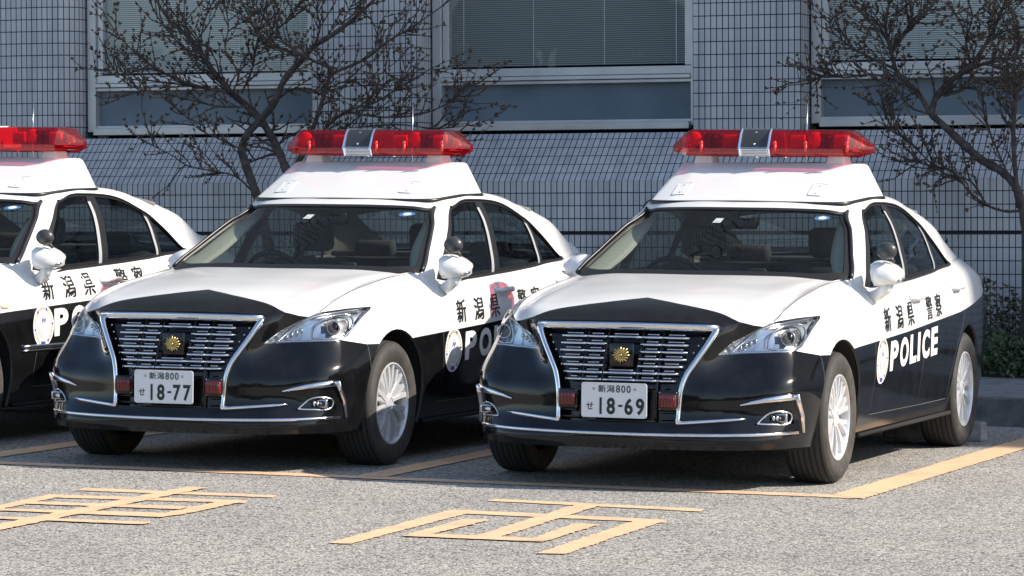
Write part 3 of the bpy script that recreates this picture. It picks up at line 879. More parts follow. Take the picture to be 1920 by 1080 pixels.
    # --- red lamps beside the plate
    for sx in (-1, 1):
        cx = sx * .257; bm = bmesh.new(); yy = -.858
        box(bm, (cx, yy + .014, .440), (.105, .022, .098), .008, mi=1)
        box(bm, (cx, yy - .004, .440), (.088, .024, .062), .006, mi=0)
        for k in range(5): tube(bm, [(cx - .034 + .017 * k, yy - .017, .416), (cx - .034 + .017 * k, yy - .017, .464)], .0025, 5, mi=0)
        for dx in (-.043, .043):
            for dz in (-.040, .040): ell(bm, (cx + dx, yy + .002, .440 + dz), (.004, .003, .004), 3, 8, 6)
        obj('red_flasher', bm, [M['redgrille'], M['gloss'], M['redref'], M['signal']], root)
    # --- headlights
    lamp = subset(wall, lambda p: p == 9)
    lamp.normal_update()
    for sg in (1, -1):
        a = lamp.copy()
        bmesh.ops.reverse_faces(a, faces=[])
        es = [e for e in a.edges if len(e.link_faces) == 1]
        back = a.copy()
        inw = Vector((-.015, .055, -.004))
        r = bmesh.ops.extrude_edge_only(a, edges=es)['geom']
        newf = [f for f in r if isinstance(f, bmesh.types.BMFace)]
        for v in r:
            if isinstance(v, bmesh.types.BMVert): v.co += inw
        bmesh.ops.delete(a, geom=[f for f in a.faces if f not in set(newf)], context='FACES')
        for f in a.faces: f.material_index = 1
        for v in back.verts: v.co += inw
        for f in back.faces:
            c = f.calc_center_median() - inw; f.material_index = 0
            if (c.x - .742) ** 2 + (c.z - .742) ** 2 < .047 ** 2: f.material_index = 0
            else: f.material_index = 2
        me = bpy.data.meshes.new('tmp'); back.to_mesh(me); back.free(); a.from_mesh(me); bpy.data.meshes.remove(me)
        if sg < 0: a2 = mirrored(a); a.free(); a = a2
        ho = obj('headlight', a, [M['lampdark'], M['lampsilver'], M['lampsilver']], root)
        ln = lamp.copy()
        for v in ln.verts: v.co += v.normal * .002
        if sg < 0: l2 = mirrored(ln); ln.free(); ln = l2
        obj('lens', ln, M['lens'], ho)
        bm = bmesh.new()
        c = front(.742, .742, -.030)
        ell(bm, c, (.029, .026, .029), 0, 20, 12)
        ring = [c + Vector((.034 * math.cos(t), -.006, .034 * math.sin(t))) for t in np.linspace(0, 2 * math.pi, 25)]
        tube(bm, ring, .005, 6, mi=1, caps=False)
        outl = [(.665, .690), (.665, .735), (.700, .790), (.770, .805), (.795, .770), (.785, .700), (.730, .686), (.665, .690)]
        tube(bm, [front(p[0], p[1], -.022) for p in strip_path([(a_, b_, 0) for a_, b_ in outl], 4)], .006, 6, mi=1, caps=False)
        tube(bm, [front(p[0], p[1], -.012) for p in strip_path([(.500, .668, 0), (.555, .725, 0), (.640, .790, 0), (.72, .815, 0), (.80, .832, 0)], 5)], .007, 6, mi=1)
        tube(bm, [front(p[0], p[1], -.012) for p in strip_path([(.50, .671, 0), (.60, .674, 0), (.70, .678, 0), (.78, .686, 0), (.805, .74, 0), (.818, .835, 0)], 5)], .006, 6, mi=1)
        for k in range(5):
            xx = .505 + .022 * k
            ell(bm, front(xx + .012, .684 + .012 * k * .9, -.03), (.011, .010, .012), 1, 10, 6)
        if sg < 0: b2 = mirrored(bm); bm.free(); bm = b2
        obj('projector', bm, [M['gloss'], M['lampgrey']], ho)
    lamp.free()
    # --- fog lamps and bumper chrome
    fog = subset(wall, lambda p: p == 11)
    for sg in (1, -1):
        f2 = fog.copy()
        for v in f2.verts: v.co.y += .02
        if sg < 0: f3 = mirrored(f2); f2.free(); f2 = f3
        fo = obj('fog_lamp', f2, M['gloss'], root)
        bm = bmesh.new()
        pts = [front(p[0], p[1], .0) for p in strip_path([(.666, .334, 0), (.692, .366, 0), (.714, .384, 0), (.782, .389, 0), (.797, .382, 0), (.800, .350, 0), (.794, .336, 0), (.73, .331, 0), (.666, .334, 0)], 4)]
        tube(bm, pts, .0055, 6, caps=False)
        box(bm, front(.752, .361, -.012), (.088, .02, .044), .006, mi=0); box(bm, front(.757, .361, -.004), (.062, .02, .032), .005, mi=1)
        for k in range(4): ell(bm, front(.735 + .014 * k, .361, .006), (.0085, .008, .013), 2, 10, 8)
        if sg < 0: b2 = mirrored(bm); bm.free(); bm = b2
        obj('bezel', bm, [M['satin'], M['lampdark'], M['silverref']], fo)
        bm = bmesh.new()
        L1 = [(.590, .423), (.64, .436), (.70, .448), (.76, .457), (.800, .462), (.826, .464)]
        p1 = [front(p[0], p[1], .006) for p in L1]
        tube(bm, p1, [.003, .009, .013, .016, .018, .017], 8, flat=(1, .55, (0, 0, 1)))
        p2 = [front(.824, .474, .006), front(.829, .43, .006), front(.835, .37, .006), Vector((.840, -.505, .285))]
        tube(bm, p2, [.017, .017, .015, .010], 8, flat=(1, .6, (1, 0, 0)))
        if sg < 0: b2 = mirrored(bm); bm.free(); bm = b2
        obj('bumper_trim', bm, M['chrome'], root)
    fog.free()
    bm = bmesh.new()
    pts = [front(x, .278 + .010 * (abs(x) / .84) ** 3, .003) for x in np.linspace(-.825, .825, 41)]
    tube(bm, pts, .0085, 8, flat=(1, .7, (0, 0, 1)))
    obj('lower_chrome_strip', bm, M['chrome'], root)
    # --- sill and wheel housings
    bm = bmesh.new()
    for sg in (1, -1):
        tube(bm, [(sg * .868, .46, .212), (sg * .868, 2.52, .214)], .012, 6, mi=0)
        for A in (ARCH_F, ARCH_R):
            lip = [(sg * (xsurf(A[0] + (A[2] + .006) * math.cos(t), max(A[1] + (A[2] + .006) * math.sin(t), .24)) - .02), A[0] + A[2] * math.cos(t), A[1] + A[2] * math.sin(t)) for t in np.linspace(-.25, math.pi + .25, 30)]
            inn = [(sg * .55, p[1], p[2]) for p in lip]
            va = [bm.verts.new(p) for p in lip]; vb = [bm.verts.new(p) for p in inn]
            for i in range(len(va) - 1): bm.faces.new((va[i], va[i + 1], vb[i + 1], vb[i])).material_index = 0
            bm.faces.new(vb).material_index = 0
    box(bm, (0, 1.45, .255), (1.62, 3.9, .12), .0, mi=0)
    box(bm, (0, -.58, .27), (.96, .30, .13), .0, mi=0)
    obj('underbody', bm, M['under'], root)
    # --- mirrors
    for sg in (1, -1):
        bm = bmesh.new()
        out_ = [(1634, 503), (1634.5, 492), (1642, 485.5), (1652, 484), (1664, 486), (1679, 493), (1691, 502), (1693, 508), (1690, 515), (1690, 523), (1681, 529), (1668, 532.5), (1654, 533.5), (1642, 532.5), (1636, 522)]
        f2 = lambda p: ((.940 + (p[0] - 1663) * .0028), 1.033 - (p[1] - 512) * .00275)
        O2 = [f2(p) for p in out_]; no = f2((1657, 514)); rows = []
        for s_, y_ in ((.18, .628), (.42, .634), (.66, .648), (.84, .668), (.95, .692), (1.0, .725), (.99, .765), (.95, .800)):
            rows.append([bm.verts.new((no[0] + (p[0] - no[0]) * s_ + .02 * (y_ - .7), y_ + .06 * (p[0] - .955) * (1 - s_), no[1] + (p[1] - no[1]) * s_)) for p in O2])
        for a, b_ in zip(rows[:-1], rows[1:]):
            for k in range(len(O2)): bm.faces.new((a[k], a[(k + 1) % len(O2)], b_[(k + 1) % len(O2)], b_[k]))
        bm.faces.new(rows[0]); f_ = bm.faces.new(rows[-1]); f_.material_index = 2
        bmesh.ops.recalc_face_normals(bm, faces=bm.faces[:]); bmesh.ops.subdivide_edges(bm, edges=[e for e in bm.edges if len(e.link_faces) == 2 and all(len(f.verts) == 4 for f in e.link_faces)], cuts=0)
        tube(bm, [(.845, .79, .915), (.88, .76, .925), (.93, .725, .955), (.955, .71, .985)], [.034, .032, .03, .03], 8, flat=(1, 1.2, (0, 0, 1)))
        tube(bm, [(1.004, .690, 1.004), (1.030, .725, 1.012)], .007, 6, mi=1)
        if sg < 0:
            bmesh.ops.translate(bm, vec=(-.085, .30, 0), verts=bm.verts[:]); b2 = mirrored(bm); bm.free(); bm = b2
        mo = obj('wing_mirror', bm, [M['white'], M['lampgrey'], M['trimblack']], root)
        if sg < 0: continue
        bm = bmesh.new()
        vs = ell(bm, (.955, .67, 1.160), (.054, .042, .046), 0, 20, 14)
        for v in vs:
            if v.co.y > .685: v.co.y = .685
        tube(bm, [(.965, .69, 1.125), (.985, .71, 1.10)], .010, 6)
        if sg < 0: b2 = mirrored(bm); bm.free(); bm = b2
        obj('spot_mirror', bm, M['greyplastic'], mo)
        # mirror sail in the window corner
    for x, y in ((.785, 0), (-.785, 0), (.780, 2.85), (-.780, 2.85)): build_wheel(root, x, y, x > 0)
    # --- interior
    bm = bmesh.new()
    def seat(x, y, w, zb, zt, head=True):
        box(bm, (x, y - .26, .50), (w, .52, .16), .05)
        box(bm, (x, y + .04, (zb + zt) / 2), (w, .13, zt - zb), .05, Matrix.Identity(3))
        if head: box(bm, (x, y + .10, zt + .12), (.26, .09, .17), .04); tube(bm, [(x - .06, y + .08, zt - .03), (x - .06, y + .1, zt + .06)], .008, 6); tube(bm, [(x + .06, y + .08, zt - .03), (x + .06, y + .1, zt + .06)], .008, 6)
    seat(-.37, 1.66, .50, .50, 1.06); seat(.37, 1.66, .50, .50, 1.06)
    obj('front_seats', bm, M['seat'], root)
    bm = bmesh.new(); seat(0, 2.60, 1.30, .50, 1.05, False)
    for x in (-.38, .38): box(bm, (x, 2.70, 1.095), (.27, .08, .11), .035)
    box(bm, (0, 3.0, 1.065), (1.36, .60, .03), .01)
    obj('rear_seat', bm, M['seat'], root)
    bm = bmesh.new()
    prism(bm, [(-.74, .62, .94), (-.74, .75, .975), (-.74, 1.00, .975), (-.74, 1.12, .93), (-.74, 1.16, .60), (-.74, .62, .60)], (1.48, 0, 0))
    bmesh.ops.bevel(bm, geom=bm.edges[:], offset=.02, segments=2, affect='EDGES', profile=.5)
    box(bm, (0, 1.05, .985), (.22, .10, .05), .015); box(bm, (-.37, 1.00, 1.0), (.34, .14, .05), .02)
    box(bm, (.12, 1.15, .985), (.10, .03, .12), .008)
    obj('dashboard', bm, M['dash'], root)
    bm = bmesh.new()
    tlt = Matrix.Rotation(R(-62), 3, 'X'); ring = [Vector((.185 * math.cos(t), .185 * math.sin(t), 0)) for t in np.linspace(0, 2 * math.pi, 33)]
    tube(bm, [tlt @ p for p in ring], .015, 8, caps=False)
    ell(bm, (0, 0, 0), (.07, .04, .06)); tube(bm, [tlt @ Vector((-.18, 0, 0)), tlt @ Vector((.18, 0, 0))], .016, 6); tube(bm, [tlt @ Vector((0, -.18, 0)), (0, 0, 0)], .016, 6)
    bmesh.ops.translate(bm, vec=(-.37, 1.25, .93), verts=bm.verts[:])
    obj('steering_wheel', bm, M['trimblack'], root)
    bm = bmesh.new()
    for sg in (1, -1): box(bm, (sg * .775, 1.75, .66), (.03, 2.2, .60), .0)
    box(bm, (0, 1.8, .36), (1.5, 2.4, .04), 0)
    obj('cabin_trim', bm, M['dash'], root)
    bm = bmesh.new(); prev = None
    for y in np.linspace(1.30, 2.44, 8):
        row = [bm.verts.new((x, y, roof_z(min(y, 2.46)) - .035 - .05 * (x / .55) ** 2)) for x in np.linspace(-.56, .56, 9)]
        if prev:
            for i in range(8): bm.faces.new((prev[i], prev[i + 1], row[i + 1], row[i]))
        prev = row
    obj('headliner', bm, M['headliner'], root)
    bm = bmesh.new(); box(bm, (0, 1.17, 1.285), (.23, .03, .06), .014); tube(bm, [(0, 1.17, 1.30), (0, 1.22, 1.37)], .008, 6)
    box(bm, (.11, 1.13, 1.30), (.035, .06, .05), .008)
    obj('rear_view_mirror', bm, M['trimblack'], root)
    # stickers on the windshield
    wt = BVHTree.FromObject(ws, bpy.context.evaluated_depsgraph_get())
    def wsp(x, z):
        h = wt.ray_cast(Vector((x, -2, z)), Vector((0, 1, 0))); return (h[0] if h[0] else Vector((x, 1.2, z))) + Vector((0, -.004, .003))
    bm = bmesh.new()
    for (cx, cz, a, b_, mi) in ((.475, 1.318, .034, .0125, 0), (.478, 1.318, .018, .0075, 1)):
        vs = [bm.verts.new(wsp(cx + a * math.cos(t), cz + b_ * math.sin(t)) + Vector((0, -.002 * mi, .001 * mi))) for t in np.linspace(0, 2 * math.pi, 21)[:-1]]
        f = bm.faces.new(vs); f.material_index = mi
    obj('windshield_sticker', bm, [M['stickblue'], M['stickwhite'], M['badgegrey']], root, False)
    bm = bmesh.new()
    vs = [bm.verts.new(wsp(-.06 + dx, 1.300 + dz)) for dx, dz in ((-.024, -.012), (.022, -.012), (.028, .012), (-.016, .012))]
    bm.faces.new(vs).material_index = 1
    vs = [bm.verts.new(wsp(-.06 + dx, 1.300 + dz) + Vector((0, -.001, .001))) for dx, dz in ((-.008, -.006), (.012, -.006), (.014, .005), (-.004, .005))]
    bm.faces.new(vs).material_index = 2
    obj('windshield_sticker', bm, [M['stickblue'], M['stickwhite'], M['badgegrey']], root, False)
    build_roof_box(root); build_light_bar(root, old)
    bm = bmesh.new(); tube(bm, [(.155, 1.99, 1.60), (.158, 1.99, 1.955)], [.004, .0028], 6); ell(bm, (.155, 1.99, 1.605), (.014, .014, .012))
    obj('antenna', bm, M['satin'], root)
    # --- lettering on the doors
    bm = bmesh.new()
    def on_side(y0, z0, w, hgt, off=.0025, slope=.045):
        def f(u, v):
            y, z = y0 + u * w + LY, z0 + v * hgt + slope * u * w + LZ
            return (xsurf(y, z) + off, y, z)
        return f
    for ch, yc, zc in (('新', .94, .790), ('潟', 1.20, .797), ('県', 1.445, .806), ('警', 1.88, .826), ('察', 2.10, .836)):
        for q, (dy, dz) in enumerate(((0, 0), (.0035, 0), (-.0035, 0), (0, .002))): text_into(bm, ch, on_side(yc - .067 + dy, zc - .063 + dz, .134, .126, .0025 + .0004 * q), .0)
    obj('kanji_lettering', bm, M['letterblack'], root, False)
    bm = bmesh.new()
    y = .985
    for ch, w in (('P', .165), ('O', .185), ('L', .145), ('I', .055), ('C', .175), ('E', .150)):
        text_into(bm, ch, on_side(y, .518 + .045 * (y - .985), w, .158), .045); y += w + (.042 if ch != 'L' else .028)
    obj('police_lettering', bm, M['letterwhite'], root, False)
    # round door badge
    bm = bmesh.new(); by, bz, br = .812 + LY * .6, .583 + LZ, .122
    def disc(r0, r1, mi, off, t0=0, t1=2 * math.pi, n=32, sy=1.0):
        tt = np.linspace(t0, t1, n + 1)
        def P_(r, t):
            yy, z_ = by + r * math.cos(t) * sy, bz + r * math.sin(t); return (xsurf(yy, z_) + off, yy, z_)
        for i in range(n):
            pts = [P_(r0, tt[i]), P_(r1, tt[i]), P_(r1, tt[i + 1]), P_(r0, tt[i + 1])]
            if r0 < 1e-6: pts = pts[1:3] + [P_(0, 0)]
            bm.faces.new([bm.verts.new(p) for p in pts]).material_index = mi
    disc(0, br, 0, .0025)
    for k in range(30):
        a = R(-60 + 300 * k / 29) ; disc(br * .76, br * .91, 1 if k % 6 else 2, .0035, a, a + R(7.5), 2)
    disc(br * .72, br * .735, 3, .0035)
    disc(br * .74, br * .92, 2, .0037, R(255), R(285), 4)
    for s_ in (1, -1):
        for rr_ in (.28, .40, .52):
            disc(br * rr_, br * (rr_ + .07), 3, .0036, R(270), R(270 + s_ * 120), 14)
    for dy in (-.012, .014):
        o0 = Vector((0, by + dy, bz + .045))
        for k, (y0, z0, y1, z1) in enumerate(((0, 0, -.012, -.03), (0, 0, .010, -.012), (.010, -.012, -.002, -.022))):
            pts = [(y0 - .003, z0), (y0 + .003, z0), (y1 + .003, z1), (y1 - .003, z1)]
            vs = [bm.verts.new((xsurf(o0.y + a, o0.z + b_) + .004 + .0002 * k, o0.y + a, o0.z + b_)) for a, b_ in pts]
            bm.faces.new(vs).material_index = 2
        vs = [bm.verts.new((xsurf(o0.y, o0.z + .008) + .004, o0.y + .006 * math.cos(t), o0.z + .008 + .005 * math.sin(t))) for t in np.linspace(0, 2 * math.pi, 9)[:-1]]
        bm.faces.new(vs).material_index = 4
    bmesh.ops.recalc_face_normals(bm, faces=bm.faces[:])
    obj('door_badge', bm, [M['letterwhite'], M['badgegold'], M['badgeblue'], M['badgegrey'], M['badgeorange']], root, False)
    # fuller details of the older car
    if old:
        bm = bmesh.new()
        for z, r_ in ((.470 + LZ, .012), (.448 + LZ, .006)):
            tube(bm, [(xsurf(y_, z) + .004, y_, z) for y_ in np.linspace(.52, 2.5, 24)], r_, 6)
        obj('side_moulding', bm, M['satin'], root)
        bm = bmesh.new(); ell(bm, (xsurf(.33, .775) + .002, .33, .775), (.010, .055, .018)); obj('side_indicator', bm, M['amber'], root)
    full.free(); wall.free(); gh.free()
    return root
# ------------------------------------------------------------------ pixel-free helpers for the setting
def sheet(name, polys, z, mt, kind='structure', dz=.0004, rough=0):
    bm = bmesh.new()
    for i, q in enumerate(polys):
        pts = []
        for (a_, b_) in zip(q, q[1:] + q[:1]):
            L_ = math.hypot(b_[0] - a_[0], b_[1] - a_[1]); n = max(1, int(L_ / .03)) if rough else 1
            for k in range(n):
                t = k / n; j = rough if 0 < k < n else 0
                pts.append((a_[0] + (b_[0] - a_[0]) * t + random.gauss(0, 1) * j, a_[1] + (b_[1] - a_[1]) * t + random.gauss(0, 1) * j))
        bm.faces.new([bm.verts.new((p[0], p[1], z + dz * i)) for p in pts])
    bmesh.ops.recalc_face_normals(bm, faces=bm.faces[:])
    for f in bm.faces:
        if f.normal.z < 0: f.normal_flip()
    return tag(obj(name, bm, mt, None, False), kind=kind)
# --- asphalt with pale worn aggregate
a = mat('asphalt', (.3, .3, .3), .85); M['asphalt'] = a
tc = N(a, 'ShaderNodeTexCoord'); v1 = N(a, 'ShaderNodeTexVoronoi'); v1.inputs['Scale'].default_value = 84
v2 = N(a, 'ShaderNodeTexVoronoi'); v2.inputs['Scale'].default_value = 170
nz = N(a, 'ShaderNodeTexNoise'); nz.inputs['Scale'].default_value = 1.3; nz.inputs['Detail'].default_value = 5
for v in (v1, v2, nz): L(a, tc.outputs['Object'], v.inputs['Vector'])
def ramp(m, src, stops):
    r = N(m, 'ShaderNodeValToRGB'); e = r.color_ramp.elements
    while len(e) < len(stops): e.new(.5)
    for x, (p, c) in zip(e, stops): x.position = p; x.color = (*c, 1)
    L(m, src, r.inputs[0]); return r.outputs[0]
sep = N(a, 'ShaderNodeSeparateColor'); L(a, v1.outputs['Color'], sep.inputs[0])
c1 = ramp(a, sep.outputs[0], [(0, (.08, .076, .068)), (.14, (.24, .228, .208)), (.5, (.45, .43, .39)), (1, (.62, .595, .545))])
c2 = ramp(a, v1.outputs['Distance'], [(0, (1, 1, 1)), (.55, (.85, .85, .85)), (.8, (.42, .42, .43))])
c3 = ramp(a, nz.outputs[0], [(.3, (.84, .84, .85)), (.7, (1.06, 1.05, 1.04))])
def mul(m, x, y):
    n = N(m, 'ShaderNodeMix', data_type='RGBA', blend_type='MULTIPLY'); n.inputs[0].default_value = 1
    L(m, x, n.inputs[6]); L(m, y, n.inputs[7]); return n.outputs[2]
L(a, mul(a, mul(a, c1, c2), c3), P(a).inputs['Base Color'])
bp = N(a, 'ShaderNodeBump'); bp.inputs['Strength'].default_value = .9; bp.inputs['Distance'].default_value = .006
L(a, v1.outputs['Distance'], bp.inputs['Height']); bp.invert = True; L(a, bp.outputs[0], P(a).inputs['Normal'])
# --- worn orange road paint
o_ = mat('orange_paint', (.60, .33, .14), .75); M['paint'] = o_
tc = N(o_, 'ShaderNodeTexCoord'); v1 = N(o_, 'ShaderNodeTexVoronoi'); v1.inputs['Scale'].default_value = 85
n1 = N(o_, 'ShaderNodeTexNoise'); n1.inputs['Scale'].default_value = 5; n1.inputs['Detail'].default_value = 6
L(o_, tc.outputs['Object'], v1.inputs[0]); L(o_, tc.outputs['Object'], n1.inputs[0])
cA = ramp(o_, n1.outputs[0], [(.25, (.72, .45, .26)), (.75, (.84, .56, .35))])
cB = ramp(o_, v1.outputs['Distance'], [(0, (1, 1, 1)), (.7, (.93, .92, .9)), (.95, (.72, .70, .68))])
n2 = N(o_, 'ShaderNodeTexNoise'); n2.inputs['Scale'].default_value = 38; n2.inputs['Detail'].default_value = 7; n2.inputs['Roughness'].default_value = .7
L(o_, tc.outputs['Object'], n2.inputs[0])
sm = N(o_, 'ShaderNodeMath', operation='MULTIPLY_ADD'); sm.inputs[1].default_value = .55; L(o_, n1.outputs[0], sm.inputs[0]); L(o_, n2.outputs[0], sm.inputs[2])
wr = ramp(o_, sm.outputs[0], [(.635, (1, 1, 1)), (.705, (0, 0, 0))])
mx_ = N(o_, 'ShaderNodeMix', data_type='RGBA'); L(o_, wr, mx_.inputs[0]); L(o_, mul(o_, cA, cB), mx_.inputs[6]); mx_.inputs[7].default_value = (.40, .37, .33, 1)
L(o_, mx_.outputs[2], P(o_).inputs['Base Color'])
b2_ = N(o_, 'ShaderNodeBump'); b2_.inputs['Strength'].default_value = .35; b2_.inputs['Distance'].default_value = .004; b2_.invert = True
L(o_, v1.outputs['Distance'], b2_.inputs['Height']); L(o_, b2_.outputs[0], P(o_).inputs['Normal'])

sheet('ground', [[(-200, -200), (200, -200), (200, 200), (-200, 200)]], 0, M['asphalt'])
fl = lambda x: -.785 + .006 * (x + 3.4)
sheet('parking_lines', [
    [(-14, fl(-14) - .075), (1.20, fl(1.2) - .075), (1.20, fl(1.2) + .075), (-14, fl(-14) + .075)],
    [(-3.77, -.70), (-3.60, -.70), (-3.64, 4.60), (-3.84, 4.60)],
    [(-1.435, -.70), (-1.275, -.70), (-1.355, 4.60), (-1.52, 4.60)],
    [(1.045, -.70), (1.235, -.85), (1.265, 4.60), (1.065, 4.60)],
    [(-6.17, -.70), (-6.02, -.70), (-6.1, 4.60), (-6.25, 4.60)]], .004, M['paint'], rough=.0035)
K1 = [[(-2.311, -2.106), (-2.325, -1.958), (-1.339, -1.92), (-1.304, -2.041)], [(-2.254, -2.506), (-2.291, -2.356), (-1.342, -2.237), (-1.289, -2.364)], [(-2.221, -3.222), (-2.308, -2.375), (-2.215, -2.375), (-2.127, -3.394)], [(-2.198, -2.847), (-2.22, -2.737), (-1.424, -2.632), (-1.433, -2.783)], [(-2.172, -3.198), (-2.167, -3.108), (-1.365, -2.961), (-1.345, -3.167)], [(-1.44, -2.33), (-1.335, -2.254), (-1.31, -2.872), (-1.335, -3.167), (-1.41, -3.125), (-1.412, -2.865)], [(-2.30, -3.585), (-2.28, -3.482), (-1.279, -3.39), (-1.268, -3.5)], [(-1.905, -1.701), (-1.797, -1.691), (-1.677, -4.246), (-1.80, -4.246)]]
K2 = [[(-0.337, -1.751), (-0.345, -1.634), (0.705, -1.701), (0.725, -1.828)], [(-0.305, -2.405), (-0.318, -2.243), (0.712, -2.285), (0.741, -2.419)], [(-0.322, -2.335), (-0.259, -2.214), (-0.199, -2.319), (-0.145, -3.863), (-0.245, -3.865)], [(0.596, -2.427), (0.718, -2.303), (0.782, -3.865), (0.673, -3.891)], [(0.104, -1.78), (0.218, -1.746), (0.313, -3.407), (0.203, -3.394)], [(-0.073, -3.48), (-0.064, -3.34), (0.523, -3.306), (0.542, -3.448)], [(-0.107, -2.666), (0.009, -2.652), (0.014, -3.419), (-0.079, -3.464)], [(0.404, -2.647), (0.517, -2.644), (0.545, -3.418), (0.459, -3.432)]]
sheet('ground_character', K1, .004, M['paint'], rough=.0045); sheet('ground_character', K2, .004, M['paint'], rough=.0045)

# --- raised footpath with kerb behind the bays, planting bed
M['concrete'] = mat('concrete', (.22, .22, .215), .85); noise_col(M['concrete'], (.15, .15, .148), (.27, .27, .26), 6, 6)
M['kerb'] = mat('kerb_concrete', (.17, .17, .165), .85); noise_col(M['kerb'], (.10, .10, .10), (.20, .20, .195), 9, 6)
M['soil'] = mat('soil', (.05, .04, .03), .95); noise_col(M['soil'], (.03, .026, .02), (.08, .066, .05), 12, 6)
bm = bmesh.new()
for i in range(40):
    box(bm, (-19.5 + i * 1.0, 4.73, .075), (.992, .15, .21), .012)
tag(obj('kerb', bm, M['kerb'], None, False), kind='structure')
bm = bmesh.new(); box(bm, (0, 6.05, .05), (40, 2.46, .24))
tag(obj('footpath', bm, M['concrete'], None, False), kind='structure')
bm = bmesh.new(); box(bm, (0, 7.86, .07), (40, 1.16, .22))
tag(obj('planting_bed', bm, M['soil'], None, False), kind='structure')

# --- office building
BP = Vector((-3.5, 8.8, 1.5)); bld = empty('office_building', BP); bld.rotation_euler = (0, R(-.86), 0)
tag(bld, 'office building clad in small blue-grey upright tiles with blinds in its windows', 'building')
t_ = mat('tile', (.4, .42, .47), .28); M['tile'] = t_
uv = N(t_, 'ShaderNodeUVMap'); br = N(t_, 'ShaderNodeTexBrick'); br.offset = 0; br.squash = 1
br.inputs['Color1'].default_value = (.485, .487, .50, 1); br.inputs['Color2'].default_value = (.56, .558, .565, 1); br.inputs['Mortar'].default_value = (.035, .036, .04, 1)
br.inputs['Scale'].default_value = 1; br.inputs['Brick Width'].default_value = .0475; br.inputs['Row Height'].default_value = .0985
br.inputs['Mortar Size'].default_value = .0040; br.inputs['Mortar Smooth'].default_value = .15; br.inputs['Bias'].default_value = 0
L(t_, uv.outputs[0], br.inputs['Vector'])
tn = N(t_, 'ShaderNodeTexNoise'); tn.inputs['Scale'].default_value = .8; tn.inputs['Detail'].default_value = 6
tcx = N(t_, 'ShaderNodeTexCoord'); L(t_, tcx.outputs['Object'], tn.inputs['Vector'])
tr_ = ramp(t_, tn.outputs[0], [(.3, (.82, .83, .85)), (.7, (1.08, 1.07, 1.06))])
mpx = N(t_, 'ShaderNodeMapping'); mpx.inputs['Scale'].default_value = (7, 7, .35); tn2 = N(t_, 'ShaderNodeTexNoise'); tn2.inputs['Scale'].default_value = 1.6; tn2.inputs['Detail'].default_value = 7
L(t_, tcx.outputs['Object'], mpx.inputs[0]); L(t_, mpx.outputs[0], tn2.inputs[0])
tr2 = ramp(t_, tn2.outputs[0], [(.32, (.80, .80, .80)), (.52, (1, 1, 1)), (.75, (1.06, 1.06, 1.05))])
L(t_, mul(t_, mul(t_, br.outputs['Color'], tr_), tr2), P(t_).inputs['Base Color'])
mr = N(t_, 'ShaderNodeMapRange'); mr.inputs[3].default_value = .30; mr.inputs[4].default_value = .9; L(t_, br.outputs['Fac'], mr.inputs[0]); L(t_, mr.outputs[0], P(t_).inputs['Roughness'])
bb = N(t_, 'ShaderNodeBump'); bb.inputs['Strength'].default_value = .5; bb.inputs['Distance'].default_value = .004; bb.invert = True
L(t_, br.outputs['Fac'], bb.inputs['Height']); L(t_, bb.outputs[0], P(t_).inputs['Normal'])
M['alum'] = mat('anodised_aluminium', (.34, .35, .38), .38, metal=.55)
noise_col(M['alum'], (.50, .50, .51), (.62, .62, .62), 3, 6)
M['winglass'] = glass('window_glass', (.86, .88, .87), 1.5, .0, .8)
M['spandrel'] = mat('blue_pane', (.10, .14, .18), .12, spec=.4)
noise_col(M['spandrel'], (.135, .18, .22), (.18, .225, .265), 2.5, 7)
M['recess'] = mat('dark_recess', (.03, .032, .034), .9)
def make_blind(nm, k):
    bl = mat(nm, (.4, .45, .47), .6); M[nm] = bl
    tcb = N(bl, 'ShaderNodeTexCoord'); sx_ = N(bl, 'ShaderNodeSeparateXYZ'); L(bl, tcb.outputs['Object'], sx_.inputs[0])
    mz = N(bl, 'ShaderNodeMath'); mz.operation = 'MODULO'; mz.inputs[1].default_value = .0165; az = N(bl, 'ShaderNodeMath'); az.operation = 'ADD'; az.inputs[1].default_value = 50
    L(bl, sx_.outputs[2], az.inputs[0]); L(bl, az.outputs[0], mz.inputs[0])
    dv = N(bl, 'ShaderNodeMath'); dv.operation = 'DIVIDE'; dv.inputs[1].default_value = .0165; L(bl, mz.outputs[0], dv.inputs[0])
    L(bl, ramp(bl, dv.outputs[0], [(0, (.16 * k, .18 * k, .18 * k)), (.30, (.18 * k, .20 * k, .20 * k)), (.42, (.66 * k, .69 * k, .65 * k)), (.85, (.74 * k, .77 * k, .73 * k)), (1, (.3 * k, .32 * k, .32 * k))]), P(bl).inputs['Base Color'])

make_blind('blind', 1.0); make_blind('dim_blind', .48)  # second one is a darker copy: shade of otherwise tilted slats in its colour
def uvquad(bm, pts, u0=0, v0=0, mi=0):
    ul = bm.loops.layers.uv.verify()
    p = [Vector(q) for q in pts]
    f = bm.faces.new([bm.verts.new(q - BP) for q in p]); f.material_index = mi
    w = (p[1] - p[0]).length; h = (p[3] - p[0]).length
    for lo, (a_, b_) in zip(f.loops, ((0, 0), (w, 0), (w, h), (0, h))): lo[ul].uv = (u0 + a_, v0 + b_)
    return f
def bbox_(bm, x0, x1, y0, y1, z0, z1, mi=0, bev=0):
    box(bm, Vector(((x0 + x1) / 2, (y0 + y1) / 2, (z0 + z1) / 2)) - BP, (x1 - x0, y1 - y0, z1 - z0), bev, mi=mi)
Z0 = -.4; ZT = 4.3; H = 22.4
